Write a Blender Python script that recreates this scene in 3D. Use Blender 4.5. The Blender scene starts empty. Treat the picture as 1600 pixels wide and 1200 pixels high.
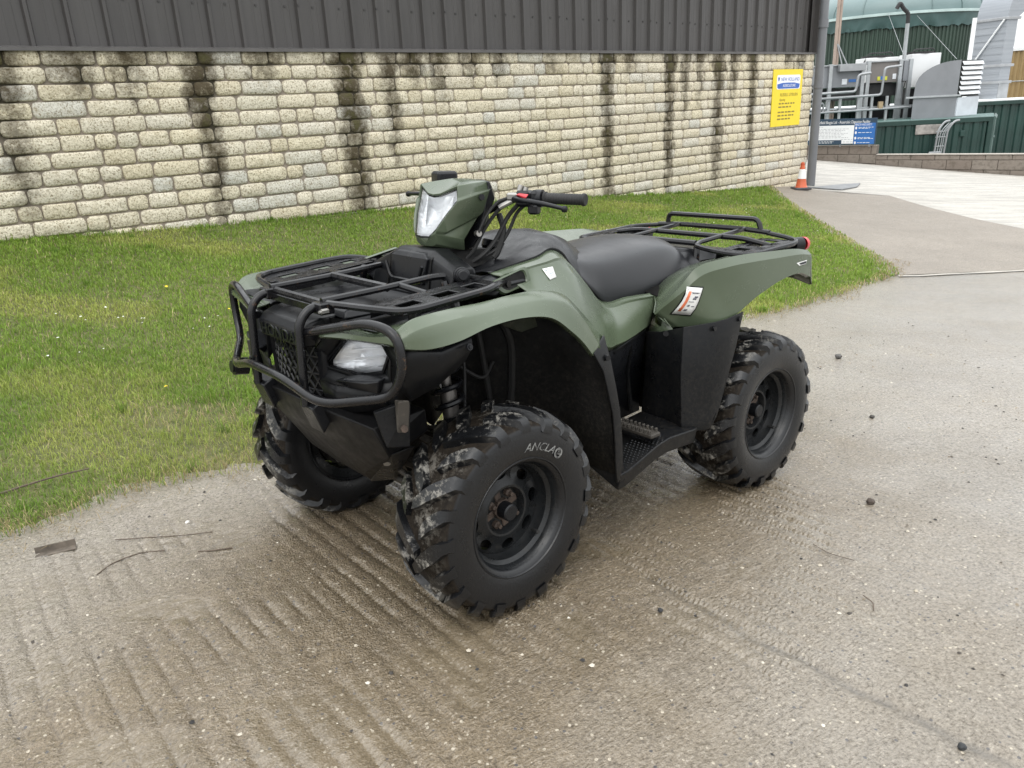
import bpy, bmesh, math, random
import numpy as np
from mathutils import Vector, Matrix
random.seed(7); RNG = np.random.default_rng(7)
SC = bpy.context.scene
COL = SC.collection
R_ = math.radians

# ------------------------------------------------------------------ camera
cam = bpy.data.cameras.new('camera'); cam.lens = 27.351; cam.sensor_width = 36.0
cam.clip_start = 0.05; cam.clip_end = 500
CAM = bpy.data.objects.new('camera', cam); COL.objects.link(CAM); SC.camera = CAM
_p, _r = R_(19.596), R_(-2.9425)
_F = Vector((0, math.cos(_p), -math.sin(_p)))
_R0 = Vector((1, 0, 0)); _U0 = Vector((0, math.sin(_p), math.cos(_p)))
_Rv = _R0 * math.cos(_r) + _U0 * math.sin(_r); _Uv = _U0 * math.cos(_r) - _R0 * math.sin(_r)
_m = Matrix.Identity(4)
for _i in range(3):
    _m[_i][0] = _Rv[_i]; _m[_i][1] = _Uv[_i]; _m[_i][2] = -_F[_i]
_m[0][3], _m[1][3], _m[2][3] = 0, 0, 1.43836
CAM.matrix_world = _m

# ------------------------------------------------------------------ overcast sky
SUN_EL, SUN_ROT = R_(58), R_(200)
W = bpy.data.worlds.new('World'); SC.world = W; W.use_nodes = True
nt = W.node_tree; nt.nodes.clear()
out = nt.nodes.new('ShaderNodeOutputWorld'); bg = nt.nodes.new('ShaderNodeBackground')
sky = nt.nodes.new('ShaderNodeTexSky'); sky.sky_type = 'NISHITA'; sky.sun_disc = False
sky.sun_elevation = SUN_EL; sky.sun_rotation = SUN_ROT; sky.dust_density = 3.0; sky.air_density = 1.0
# thick even cloud in front of the clear sky: standard overcast sky, three times brighter overhead than at the horizon
tc = nt.nodes.new('ShaderNodeTexCoord')
nz = nt.nodes.new('ShaderNodeTexNoise'); nz.inputs['Scale'].default_value = 2.6; nz.inputs['Detail'].default_value = 5
cr = nt.nodes.new('ShaderNodeValToRGB')
cr.color_ramp.elements[0].position = 0.3; cr.color_ramp.elements[0].color = (.86, .90, .93, 1)
cr.color_ramp.elements[1].position = 0.7; cr.color_ramp.elements[1].color = (1.0, 1.0, .99, 1)
sp = nt.nodes.new('ShaderNodeSeparateXYZ'); nt.links.new(tc.outputs['Generated'], sp.inputs[0])
gr = nt.nodes.new('ShaderNodeMath'); gr.operation = 'MULTIPLY_ADD'; gr.inputs[1].default_value = 16.5; gr.inputs[2].default_value = 8.6; gr.use_clamp = False
zc = nt.nodes.new('ShaderNodeMath'); zc.operation = 'MAXIMUM'; zc.inputs[1].default_value = 0.0
nt.links.new(sp.outputs[2], zc.inputs[0]); nt.links.new(zc.outputs[0], gr.inputs[0])
ml = nt.nodes.new('ShaderNodeMix'); ml.data_type = 'RGBA'; ml.blend_type = 'MULTIPLY'; ml.inputs[0].default_value = 1.0
mx = nt.nodes.new('ShaderNodeMix'); mx.data_type = 'RGBA'; mx.inputs[0].default_value = 0.9
nt.links.new(tc.outputs['Generated'], nz.inputs['Vector'])
nt.links.new(nz.outputs['Fac'], cr.inputs['Fac'])
nt.links.new(cr.outputs['Color'], ml.inputs[6]); nt.links.new(gr.outputs[0], ml.inputs[7])
nt.links.new(sky.outputs['Color'], mx.inputs[6]); nt.links.new(ml.outputs[2], mx.inputs[7])
nt.links.new(mx.outputs[2], bg.inputs['Color']); bg.inputs['Strength'].default_value = 0.105
nt.links.new(bg.outputs['Background'], out.inputs['Surface'])

sun = bpy.data.lights.new('sun', 'SUN'); sun.energy = 0.6; sun.angle = R_(40); sun.color = (1.0, 0.97, 0.92)
SUN = bpy.data.objects.new('sun', sun); COL.objects.link(SUN)
# direction the light comes from (over the left shoulder of the photographer, high)
_d = Vector((math.cos(SUN_EL) * math.sin(SUN_ROT), math.cos(SUN_EL) * math.cos(SUN_ROT), math.sin(SUN_EL)))
SUN.rotation_euler = _d.to_track_quat('Z', 'Y').to_euler(); SUN.location = (0, -5, 12)

vs = SC.view_settings; vs.view_transform = 'Standard'; vs.look = 'None'; vs.exposure = 0.42; vs.gamma = 1.0
vs.use_curve_mapping = False
SC.cycles.max_bounces = 8; SC.cycles.transparent_max_bounces = 12

# ------------------------------------------------------------------ helpers
class NT:
    """small wrapper round a material node tree"""
    def __init__(s, name, rough=0.5, metal=0.0, color=(.5, .5, .5), spec=0.5):
        s.m = bpy.data.materials.new(name); s.m.use_nodes = True
        s.t = s.m.node_tree; s.b = s.t.nodes['Principled BSDF']
        s.b.inputs['Roughness'].default_value = rough; s.b.inputs['Metallic'].default_value = metal
        s.b.inputs['Base Color'].default_value = (*color, 1); s.b.inputs['Specular IOR Level'].default_value = spec
    def n(s, t, **k):
        nd = s.t.nodes.new(t)
        for a, v in k.items():
            if a in nd.inputs: nd.inputs[a].default_value = v
            else: setattr(nd, a, v)
        return nd
    def l(s, a, b): s.t.links.new(a, b)
    def coord(s, kind='Object', obj=None, scale=None, rot=None):
        c = s.n('ShaderNodeTexCoord')
        if obj is not None: c.object = obj
        o = c.outputs[kind]
        if scale is not None or rot is not None:
            mp = s.n('ShaderNodeMapping')
            if scale is not None: mp.inputs['Scale'].default_value = scale
            if rot is not None: mp.inputs['Rotation'].default_value = rot
            s.l(o, mp.inputs['Vector']); o = mp.outputs['Vector']
        return o
    def pos(s): return s.n('ShaderNodeNewGeometry').outputs['Position']
    def noise(s, vec, scale, detail=4, rough=.55, dist=0.0, out='Fac'):
        n = s.n('ShaderNodeTexNoise', Scale=scale, Detail=detail, Roughness=rough, Distortion=dist)
        if vec is not None: s.l(vec, n.inputs['Vector'])
        return n.outputs[out]
    def voro(s, vec, scale, feature='F1', out='Distance', rnd=1.0):
        n = s.n('ShaderNodeTexVoronoi'); n.feature = feature; n.inputs['Scale'].default_value = scale
        n.inputs['Randomness'].default_value = rnd
        if vec is not None: s.l(vec, n.inputs['Vector'])
        return n.outputs[out]
    def ramp(s, fac, stops, interp='LINEAR'):
        n = s.n('ShaderNodeValToRGB'); e = n.color_ramp.elements; n.color_ramp.interpolation = interp
        while len(e) < len(stops): e.new(0.5)
        for i, (p, c) in enumerate(stops):
            e[i].position = p
            e[i].color = (c, c, c, 1) if isinstance(c, (int, float)) else (*c, 1)
        s.l(fac, n.inputs['Fac']); return n.outputs['Color']
    def mix(s, fac, a, b, mode='MIX'):
        n = s.n('ShaderNodeMix'); n.data_type = 'RGBA'; n.blend_type = mode
        for sock, v in ((0, fac), (6, a), (7, b)):
            if isinstance(v, (int, float)): n.inputs[sock].default_value = v if sock == 0 else (v, v, v, 1)
            elif isinstance(v, tuple): n.inputs[sock].default_value = (*v, 1)
            else: s.l(v, n.inputs[sock])
        return n.outputs[2]
    def math(s, op, a, b=0.0, c=0.0, clamp=False):
        n = s.n('ShaderNodeMath'); n.operation = op; n.use_clamp = clamp
        for i, v in enumerate((a, b, c)):
            if isinstance(v, (int, float)): n.inputs[i].default_value = v
            else: s.l(v, n.inputs[i])
        return n.outputs[0]
    def attr(s, name, out='Fac'):
        n = s.n('ShaderNodeAttribute'); n.attribute_name = name; return n.outputs[out]
    def bump(s, h, strength=.5, dist=.01, prev=None):
        n = s.n('ShaderNodeBump'); n.inputs['Strength'].default_value = strength; n.inputs['Distance'].default_value = dist
        s.l(h, n.inputs['Height'])
        if prev is not None: s.l(prev, n.inputs['Normal'])
        s.l(n.outputs[0], s.b.inputs['Normal']); return n.outputs[0]
    def set(s, **k):
        for a, v in k.items():
            i = s.b.inputs[a.replace('_', ' ')]
            if isinstance(v, (int, float)): i.default_value = v
            elif isinstance(v, tuple): i.default_value = (*v, 1)
            else: s.l(v, i)
        return s

def tag(o, label=None, cat=None, group=None, kind=None):
    if label: o['label'] = label
    if cat: o['category'] = cat
    if group: o['group'] = group
    if kind: o['kind'] = kind
    return o

def empty(name, loc=(0, 0, 0), rz=0.0, parent=None):
    o = bpy.data.objects.new(name, None); COL.objects.link(o); o.empty_display_size = .2
    o.location = loc; o.rotation_euler = (0, 0, rz)
    if parent: o.parent = parent
    return o

class MB:
    def __init__(s): s.v = []; s.f = []; s.mi = []
    def add(s, vs, fs, mi=0):
        o = len(s.v); s.v += [tuple(float(c) for c in p) for p in vs]
        s.f += [tuple(i + o for i in f) for f in fs]; s.mi += [mi] * len(fs); return s
    def hull(s, pts, mi=0):
        bm = bmesh.new()
        for p in pts: bm.verts.new(p)
        bmesh.ops.remove_doubles(bm, verts=bm.verts[:], dist=1e-5)
        r = bmesh.ops.convex_hull(bm, input=bm.verts[:])
        junk = [e for e in r['geom_interior'] + r['geom_unused'] if isinstance(e, bmesh.types.BMVert)]
        if junk: bmesh.ops.delete(bm, geom=list(set(junk)), context='VERTS')
        bmesh.ops.dissolve_limit(bm, angle_limit=.02, verts=bm.verts[:], edges=bm.edges[:])
        bm.verts.index_update()
        s.add([v.co[:] for v in bm.verts], [[v.index for v in f.verts] for f in bm.faces], mi); bm.free(); return s
    def box(s, c, d, ch=0.0, rot=None, mi=0):
        pts = []
        hx, hy, hz = d[0] / 2, d[1] / 2, d[2] / 2
        ch = min(ch, hx * .9, hy * .9, hz * .9)
        for i in (-1, 1):
            for j in (-1, 1):
                for k in (-1, 1):
                    if ch <= 0: pts.append(Vector((i * hx, j * hy, k * hz)))
                    else:
                        pts += [Vector((i * (hx - ch), j * (hy - ch), k * hz)), Vector((i * (hx - ch), j * hy, k * (hz - ch))),
                                Vector((i * hx, j * (hy - ch), k * (hz - ch)))]
        if rot is not None: pts = [rot @ p for p in pts]
        c = Vector(c)
        return s.hull([p + c for p in pts], mi)
    def tube(s, path, r, seg=8, closed=False, caps=True, mi=0):
        P = [Vector(p) for p in path]; n = len(P)
        rr = r if isinstance(r, (list, tuple)) else [r] * n
        T = []
        for i in range(n):
            a = P[(i - 1) % n] if (closed or i > 0) else P[0]; b = P[(i + 1) % n] if (closed or i < n - 1) else P[-1]
            T.append((b - a).normalized())
        up = Vector((0, 0, 1)) if abs(T[0].z) < .9 else Vector((1, 0, 0))
        N = (up - T[0] * up.dot(T[0])).normalized(); vs = []
        for i in range(n):
            N = (N - T[i] * N.dot(T[i])).normalized(); B = T[i].cross(N)
            for k in range(seg):
                a = 2 * math.pi * k / seg
                vs.append(P[i] + (N * math.cos(a) + B * math.sin(a)) * rr[i])
        fs = []
        for i in range(n if closed else n - 1):
            j = (i + 1) % n
            for k in range(seg):
                l = (k + 1) % seg
                fs.append((i * seg + k, i * seg + l, j * seg + l, j * seg + k))
        if caps and not closed:
            fs.append(tuple(range(seg))[::-1]); fs.append(tuple((n - 1) * seg + k for k in range(seg)))
        return s.add(vs, fs, mi)
    def cyl(s, a, b, r, seg=14, r2=None, mi=0): return s.tube([a, b], [r, r if r2 is None else r2], seg, mi=mi)
    def grid(s, P, mi=0, closeu=False, closev=False):
        nu, nv = len(P), len(P[0]); vs = [p for row in P for p in row]; fs = []
        for i in range(nu if closeu else nu - 1):
            for j in range(nv if closev else nv - 1):
                a, b = (i + 1) % nu, (j + 1) % nv
                fs.append((i * nv + j, a * nv + j, a * nv + b, i * nv + b))
        return s.add(vs, fs, mi)
    def lathe(s, prof, n=32, M=None, mi=0):
        """prof: (radius, height) pairs turned about local z"""
        rows = []
        for r, h in prof:
            rows.append([Vector((r * math.cos(2 * math.pi * k / n), r * math.sin(2 * math.pi * k / n), h)) for k in range(n)])
        if M is not None: rows = [[M @ p for p in row] for row in rows]
        return s.grid(rows, mi, closev=True)
    def prism(s, poly, a, b, M=None, mi=0):
        """2-D polygon (x, y) extruded in z from a to b, then M"""
        n = len(poly); vs = [Vector((x, y, a)) for x, y in poly] + [Vector((x, y, b)) for x, y in poly]
        if M is not None: vs = [M @ p for p in vs]
        fs = [tuple(range(n))[::-1], tuple(range(n, 2 * n))] + [(i, (i + 1) % n, n + (i + 1) % n, n + i) for i in range(n)]
        return s.add(vs, fs, mi)
    def mirrored(s):
        o = MB(); o.v = [(x, -y, z) for x, y, z in s.v]; o.f = [tuple(reversed(f)) for f in s.f]; o.mi = list(s.mi); return o
    def both(s):
        o = s.mirrored(); return s.add(o.v, o.f)
    def build(s, name, mat, parent=None, smooth=40, solid=0.0, bevel=0.0, sub=0, recalc=True, off=-1, seg=2):
        me = bpy.data.meshes.new(name); me.from_pydata(s.v, [], s.f)
        mats = mat if isinstance(mat, (list, tuple)) else [mat]
        for m in mats: me.materials.append(m.m if isinstance(m, NT) else m)
        if len(mats) > 1:
            for p, i in zip(me.polygons, s.mi): p.material_index = i
        if recalc:
            bm = bmesh.new(); bm.from_mesh(me); bmesh.ops.recalc_face_normals(bm, faces=bm.faces[:]); bm.to_mesh(me); bm.free()
        if smooth:
            me.polygons.foreach_set('use_smooth', [True] * len(me.polygons)); me.set_sharp_from_angle(angle=R_(smooth))
        me.update()
        o = bpy.data.objects.new(name, me); COL.objects.link(o)
        if parent: o.parent = parent
        if sub:
            md = o.modifiers.new('sub', 'SUBSURF'); md.levels = sub; md.render_levels = sub
        if solid:
            md = o.modifiers.new('solid', 'SOLIDIFY'); md.thickness = solid; md.offset = off
        if bevel:
            md = o.modifiers.new('bevel', 'BEVEL'); md.width = bevel; md.segments = seg; md.limit_method = 'ANGLE'; md.angle_limit = R_(30)
            md.harden_normals = False
        return o

def fillet(pts, r, n=5, closed=False):
    """round the corners of a polyline"""
    P = [Vector(p) for p in pts]; out = []; N = len(P)
    for i, p in enumerate(P):
        if not closed and i in (0, N - 1): out.append(p); continue
        a, b = P[i - 1], P[(i + 1) % N]
        rr = r[i] if isinstance(r, (list, tuple)) else r
        da, db = (a - p), (b - p); d = min(rr, da.length * .48, db.length * .48)
        if d < 1e-4: out.append(p); continue
        q0, q1 = p + da.normalized() * d, p + db.normalized() * d
        for k in range(n + 1):
            t = k / n; out.append(q0 * (1 - t) ** 2 + p * 2 * t * (1 - t) + q1 * t * t)
    return out

def catmull(P, n):
    P = [Vector(p) for p in P]; m = len(P) - 1; out = []
    for i in range(n + 1):
        u = m * i / n; k = min(int(u), m - 1); t = u - k
        p0 = P[k - 1] if k > 0 else P[0] * 2 - P[1]; p1 = P[k]; p2 = P[k + 1]
        p3 = P[k + 2] if k + 2 <= m else P[m] * 2 - P[m - 1]
        out.append(.5 * ((2 * p1) + (p2 - p0) * t + (2 * p0 - 5 * p1 + 4 * p2 - p3) * t * t + (3 * p1 - p0 - 3 * p2 + p3) * t ** 3))
    return out

def loft(rails, n=32, k=1, smooth=False):
    """skin between rails with equal numbers of stations; k cross segments between rails"""
    R = [catmull(r, n) for r in rails]
    rows = []
    for i in range(n + 1):
        sec = [r[i] for r in R]
        if smooth: sec = catmull(sec, (len(sec) - 1) * k)
        elif k > 1: sec = [sec[a].lerp(sec[a + 1], b / k) for a in range(len(sec) - 1) for b in range(k)] + [sec[-1]]
        rows.append(sec)
    return rows

def text_mesh(s, size, depth=.001):
    """lettering as plain mesh data: verts (x right, y up) and faces"""
    cu = bpy.data.curves.new('t', 'FONT'); cu.body = s; cu.size = size; cu.extrude = depth; cu.align_x = 'CENTER'; cu.align_y = 'CENTER'
    cu.resolution_u = 3
    o = bpy.data.objects.new('t', cu); COL.objects.link(o)
    me = o.to_mesh(); vs = [v.co.copy() for v in me.vertices]; fs = [tuple(p.vertices) for p in me.polygons]
    o.to_mesh_clear(); bpy.data.objects.remove(o); bpy.data.curves.remove(cu)
    return vs, fs

def frame(o, x, y):
    """matrix with origin o, local x and y axes (orthonormalised)"""
    x = Vector(x).normalized(); y = Vector(y); y = (y - x * y.dot(x)).normalized(); z = x.cross(y)
    return Matrix(((x.x, y.x, z.x, o[0]), (x.y, y.y, z.y, o[1]), (x.z, y.z, z.z, o[2]), (0, 0, 0, 1)))

def simple(name, color, rough=.5, metal=0.0, var=.15, scale=8.0, bump=0.0, spec=.5, coord='Object'):
    """painted / plastic / metal surface with a little mottling and wear"""
    m = NT(name, rough, metal, color, spec); v = m.coord(coord)
    n = m.noise(v, scale, 6, .6)
    c0 = tuple(max(0, c * (1 - var)) for c in color); c1 = tuple(min(1, c * (1 + var)) for c in color)
    m.set(Base_Color=m.ramp(n, [(.3, c0), (.7, c1)]))
    m.set(Roughness=m.math('ADD', m.math('MULTIPLY', m.noise(v, scale * 3, 4), .25), rough - .125, clamp=True))
    if bump: m.bump(m.noise(v, scale * 30, 3), bump, .002)
    return m
# ------------------------------------------------------------------ terrain height
NPL = Vector((0.0315643, 0.0385953, 0.9987563)); QORG = Vector((0.112842, 2.782628, 0.0))
def plane_z(x, y): return -(NPL.x * (x - QORG.x) + NPL.y * (y - QORG.y)) / NPL.z
_CTRL = []
for _x in (-2.2, -1, 0, 1, 2.2):
    for _y in (1.0, 2.2, 3.4, 4.6):
        if (_x < -.9 and _y > 3.2) or (_x < -.2 and _y > 4.4): continue
        _CTRL.append((_x, _y, plane_z(_x, _y)))
_CTRL += [(x, y, plane_z(x, y)) for x, y in ((2.36, 6.1), (3.2, 5.0), (3.84, 7.48), (0, -6))]
_CTRL += [(-4.47, 7.0, .52), (-3.18, 8.09, .43), (-1.15, 9.81, .31), (1.5, 12.05, .08), (3.49, 13.73, -.12), (5.0, 15.0, -.23), (6.07, 15.91, -.33),
       (7.4, 11.0, -.47), (10.3, 16.0, -.58), (8.3, 17.3, -.42), (6.9, 18.6, -.2), (6.5, 20, -.15), (-9, 3.2, .85), (-6, 1, .5),
       (-8, -6, .6), (9, -4, -.15), (9, 4, -.35), (16, 10, -.8), (20, 0, -.6)]
_CTRL = np.array(_CTRL); _n = len(_CTRL)
_d = np.hypot(_CTRL[:, None, 0] - _CTRL[None, :, 0], _CTRL[:, None, 1] - _CTRL[None, :, 1])
_K = np.where(_d > 0, _d * _d * np.log(np.maximum(_d, 1e-9)), 0) + 1e-3 * np.eye(_n)
_P = np.c_[np.ones(_n), _CTRL[:, :2]]
_WTPS = np.linalg.solve(np.block([[_K, _P], [_P.T, np.zeros((3, 3))]]), np.r_[_CTRL[:, 2], 0, 0, 0])
WD = np.array([.763544, .645756]); WN = np.array([.645756, -.763544]); WC = -8.23   # long wall: direction, outward normal, offset
BWA, BWB = np.array([7.2, 21.78]), np.array([16.0, 14.66])                            # low block wall line
def gz(x, y):
    x = np.asarray(x, float); y = np.asarray(y, float)
    z = np.full(np.broadcast(x, y).shape, _WTPS[-3]) + _WTPS[-2] * x + _WTPS[-1] * y
    for (cx, cy, _), w in zip(_CTRL, _WTPS[:-3]):
        d2 = (x - cx) ** 2 + (y - cy) ** 2
        z = z + w * .5 * d2 * np.log(np.maximum(d2, 1e-18))
    # plant yard behind the low retaining wall lies lower
    t = BWB - BWA; nrm = np.array([-t[1], t[0]]) / np.hypot(*t)
    if nrm[1] < 0: nrm = -nrm
    s = (x - BWA[0]) * nrm[0] + (y - BWA[1]) * nrm[1]
    k = np.clip((s - .02) / .18, 0, 1)
    far = np.clip((np.hypot(x, y) - 30) / 20, 0, 1)
    z = z * (1 - far) + (-1.0) * far
    return z * (1 - k) + (-2.0) * k
def gz1(x, y): return float(gz(np.array(x), np.array(y)))
def wall_pt(u, out=0.0, z=0.0):
    p = WN * (WC + out) + WD * u; return Vector((p[0], p[1], z))

def vnoise(x, y, s, seed=0):
    """smooth value noise on arrays"""
    r = np.random.default_rng(seed); T = r.random((256, 256))
    X, Y = x * s + 1000, y * s + 1000
    i, j = np.floor(X).astype(int), np.floor(Y).astype(int); fx, fy = X - i, Y - j
    fx = fx * fx * (3 - 2 * fx); fy = fy * fy * (3 - 2 * fy)
    g = lambda a, b: T[a % 256, b % 256]
    return (g(i, j) * (1 - fx) + g(i + 1, j) * fx) * (1 - fy) + (g(i, j + 1) * (1 - fx) + g(i + 1, j + 1) * fx) * fy

def seg_dist(x, y, P):
    d = np.full(np.shape(x), 1e9)
    for a, b in zip(P[:-1], P[1:]):
        ax, ay = a; bx, by = b; L = (bx - ax) ** 2 + (by - ay) ** 2
        t = np.clip(((x - ax) * (bx - ax) + (y - ay) * (by - ay)) / L, 0, 1)
        d = np.minimum(d, np.hypot(x - ax - t * (bx - ax), y - ay - t * (by - ay)))
    return d
def in_poly(x, y, P):
    c = np.zeros(np.shape(x), bool); n = len(P)
    for i in range(n):
        x1, y1 = P[i]; x2, y2 = P[(i + 1) % n]
        if y1 == y2: continue
        c ^= ((y1 > y) != (y2 > y)) & (x < (x2 - x1) * (y - y1) / (y2 - y1) + x1)
    return c
def sstep(a, b, x):
    t = np.clip((x - a) / (b - a), 0, 1); return t * t * (3 - 2 * t)

LAWN_EDGE = [(-12, 0.4), (-6, 1.1), (-3.4, 1.85), (-2.4, 2.2), (-1.83, 2.43), (-1.73, 2.50), (-1.64, 2.63), (-1.55, 2.78), (-1.33, 2.90), (-1.1, 3.0),
             (-.61, 3.32), (.2, 3.95), (1.01, 4.65), (1.76, 5.59), (2.34, 6.04), (3.02, 6.66), (3.54, 7.16), (3.86, 7.5), (4.02, 7.96),
             (4.12, 8.56), (4.15, 8.93), (4.28, 9.87), (4.41, 10.95), (4.62, 12.27), (4.95, 14.08), (5.15, 15.0)]
_e = wall_pt(13.75, -.05); _s = wall_pt(-9.5, -.05)
LAWN = LAWN_EDGE + [(_e.x, _e.y), (_s.x, _s.y)]
CRACK = [(.40, 2.12), (.49, 1.98), (.57, 1.87), (.63, 1.77), (.73, 1.69), (.83, 1.56), (.92, 1.46), (.98, 1.38), (1.09, 1.27), (1.3, 1.08), (1.7, .7)]

def mesh_np(name, V, F, mats, smooth=True, attrs=None, colattr=None):
    me = bpy.data.meshes.new(name); me.from_pydata(V.tolist() if hasattr(V, 'tolist') else V, [], F.tolist() if hasattr(F, 'tolist') else F)
    for m in (mats if isinstance(mats, (list, tuple)) else [mats]): me.materials.append(m.m)
    for k, a in (attrs or {}).items():
        me.attributes.new(k, 'FLOAT', 'POINT').data.foreach_set('value', np.asarray(a, np.float32))
    if smooth: me.polygons.foreach_set('use_smooth', [True] * len(me.polygons))
    me.update(); o = bpy.data.objects.new(name, me); COL.objects.link(o); return o

# ------------------------------------------------------------------ concrete
def concrete(name, dry, wetc, rough, ridge=True, streak=None):
    m = NT(name, rough); p = m.pos()
    big = m.noise(p, 1.3, 6, .62); mid = m.noise(p, 9, 6, .65); fine = m.noise(p, 95, 5, .75); grit = m.voro(p, 170)
    wet = m.attr('wet') if ridge else m.math('MULTIPLY', m.noise(p, .7, 3), .0)
    low = m.attr('low') if ridge else m.math('MULTIPLY', big, .0)
    base = m.mix(wet, m.ramp(big, [(.3, tuple(c * .86 for c in dry)), (.7, tuple(c * 1.12 for c in dry))]),
                 m.ramp(mid, [(.25, tuple(c * .8 for c in wetc)), (.75, tuple(c * 1.2 for c in wetc))]))
    base = m.mix(m.ramp(fine, [(.36, .85), (.5, 0.0)]), base, tuple(c * .45 for c in wetc))           # dark sand grains
    base = m.mix(m.ramp(fine, [(.55, 0.0), (.72, .75)]), base, tuple(min(1, c * 1.75) for c in dry))   # pale grains
    chips = m.voro(p, 62, 'F1', 'Distance'); chipc = m.voro(p, 62, 'F1', 'Color')
    sepc = m.n('ShaderNodeSeparateColor'); m.l(chipc, sepc.inputs[0])
    sel = m.math('MULTIPLY', m.math('GREATER_THAN', sepc.outputs[0], .80), m.math('LESS_THAN', chips, .26))
    base = m.mix(m.math('MULTIPLY', sel, .8), base, m.mix(m.math('GREATER_THAN', sepc.outputs[1], .5), (.055, .055, .062), (.52, .46, .36)))
    if ridge: base = m.mix(m.math('MULTIPLY', low, .55), base, (.145, .118, .080))  # silt in the grooves
    if ridge: base = m.mix(m.math('MULTIPLY', m.attr('crk'), .6), base, (.075, .068, .058))
    m.set(Base_Color=base)
    r = m.math('ADD', m.math('MULTIPLY', mid, .3), rough - .1)
    r = m.math('SUBTRACT', r, m.math('MULTIPLY', m.math('MULTIPLY', low, .8), .28)); 
    m.set(Roughness=m.math('MAXIMUM', r, .12))
    if ridge:
        sc = m.n('ShaderNodeMapping'); sc.vector_type = 'TEXTURE'; sc.inputs['Rotation'].default_value = (0, 0, R_(36)); sc.inputs['Scale'].default_value = (3.2, 1, 1)
        m.l(p, sc.inputs['Vector'])
        scale = m.noise(sc.outputs[0], 105, 4, .62)                                      # broom scuffs across the ridges
        h = m.math('ADD', m.math('MULTIPLY', fine, .6), m.math('MULTIPLY', scale, 1.1))
        keep = m.math('SUBTRACT', 1.0, m.math('MULTIPLY', low, .75))
        nb = m.bump(m.math('MULTIPLY', m.math('ADD', h, m.math('MULTIPLY', grit, .5)), keep), .9, .009)
        cw = m.math('MULTIPLY', m.ramp(m.noise(p, 2.2, 5, .65), [(.30, .25), (.62, 1.0)]), .85)
        m.set(Coat_Weight=cw); m.b.inputs['Coat Roughness'].default_value = .10; m.b.inputs['Coat IOR'].default_value = 1.5
        cb = m.n('ShaderNodeBump'); cb.inputs['Strength'].default_value = .8; cb.inputs['Distance'].default_value = .006
        m.l(m.math('MULTIPLY', m.math('ADD', scale, m.math('MULTIPLY', m.noise(p, 48, 3), .8)), keep), cb.inputs['Height']); m.l(cb.outputs[0], m.b.inputs['Coat Normal'])
    else:
        st = m.n('ShaderNodeMapping'); st.inputs['Rotation'].default_value = (0, 0, R_(streak or 0)); st.inputs['Scale'].default_value = (.15, 1, 1)
        m.l(p, st.inputs['Vector'])
        base = m.mix(m.ramp(m.noise(st.outputs[0], 7, 7, .72), [(.42, .75), (.60, 0)]), base, tuple(c * .55 for c in dry)) if streak and streak > 30 else base; m.set(Base_Color=base)
        m.bump(m.math('ADD', m.noise(st.outputs[0] if streak and streak > 30 else p, 30, 4, .7), m.math('MULTIPLY', fine, .5)), .7, .012)
    return m

M_YARD = concrete('yard_concrete', (.290, .258, .214), (.180, .138, .086), .34)
M_PATH = concrete('path_concrete', (.25, .22, .185), (.17, .14, .11), .62, False, 10)
M_PALE = concrete('pale_concrete', (.50, .475, .43), (.30, .265, .22), .6, False, 60)

def axis(segs):
    a = []
    for lo, hi, st in segs: a += list(np.arange(lo, hi - 1e-6, st))
    return np.array(a + [segs[-1][1]])
xs = axis([(-60, -10, 5), (-10, -2.2, .4), (-2.2, 1.9, .0112), (1.9, 8, .12), (8, 26, .35), (26, 90, 6)])
ys = axis([(-20, -2, 2), (-2, 1.15, .15), (1.15, 3.3, .0112), (3.3, 9, .1), (9, 26, .3), (26, 110, 6)])
X, Y = np.meshgrid(xs, ys, indexing='ij'); Xf, Yf = X.ravel(), Y.ravel()
Z = gz(Xf, Yf)
ux, uy = .62, -.785                                   # ridges run this way; s runs across them
s = Xf * (-uy) + Yf * ux + .022 * (vnoise(Xf, Yf, 1.2, 3) - .5) + .010 * (vnoise(Xf, Yf, 5, 4) - .5)
t = Xf * ux + Yf * uy
ph = s / .066 + .3 * vnoise(t, s, 1.1, 5)
saw = ph - np.floor(ph)
gw = .095 + .09 * vnoise(Xf, Yf, 7, 6)
prof = .25 + .5 * np.abs(saw - .5) * np.where(saw > .5, 1, .2) - 1.35 * np.exp(-((saw - .86) / gw) ** 2) * (.35 + .65 * sstep(.25, .5, vnoise(t, s, 4, 7)))
amp = sstep(1.5, .35, seg_dist(Xf, Yf, [(-.85, 1.3), (-.5, 2.2), (.2, 2.6)])) * (.65 + .6 * vnoise(Xf, Yf, 1.9, 8))
amp2 = .6 * sstep(.5, .1, seg_dist(Xf, Yf, [(.3, 1.95), (.55, 1.65)]))
amp = np.maximum(amp, amp2) * sstep(5.5, 3.2, Yf) + .10
near = sstep(3.6, 3.0, Yf) * sstep(2.4, 1.8, np.abs(Xf))
brk = vnoise(Xf, Yf, 22, 9) * .5 + vnoise(Xf, Yf, 9, 10) * .5
across = vnoise(s * 26, t * 85, 1, 33)
dz = near * (.0080 * amp * prof + .004 * (brk - .5) + .006 * (vnoise(Xf, Yf, 3, 11) - .5) + (.0030 * amp + .0010) * (across - .5) + .0016 * (vnoise(Xf, Yf, 55, 34) - .5))
dz += near * .0022 * (RNG.random(len(Xf)) - .5) * (.3 + amp)
cd = seg_dist(Xf + .012 * (vnoise(Xf, Yf, 18, 12) - .5), Yf + .02 * (vnoise(Xf, Yf, 14, 13) - .5), CRACK)
cw = .010 + .02 * vnoise(Xf, Yf, 4, 14)
dz -= near * .009 * np.exp(-(cd / cw) ** 2)
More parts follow.
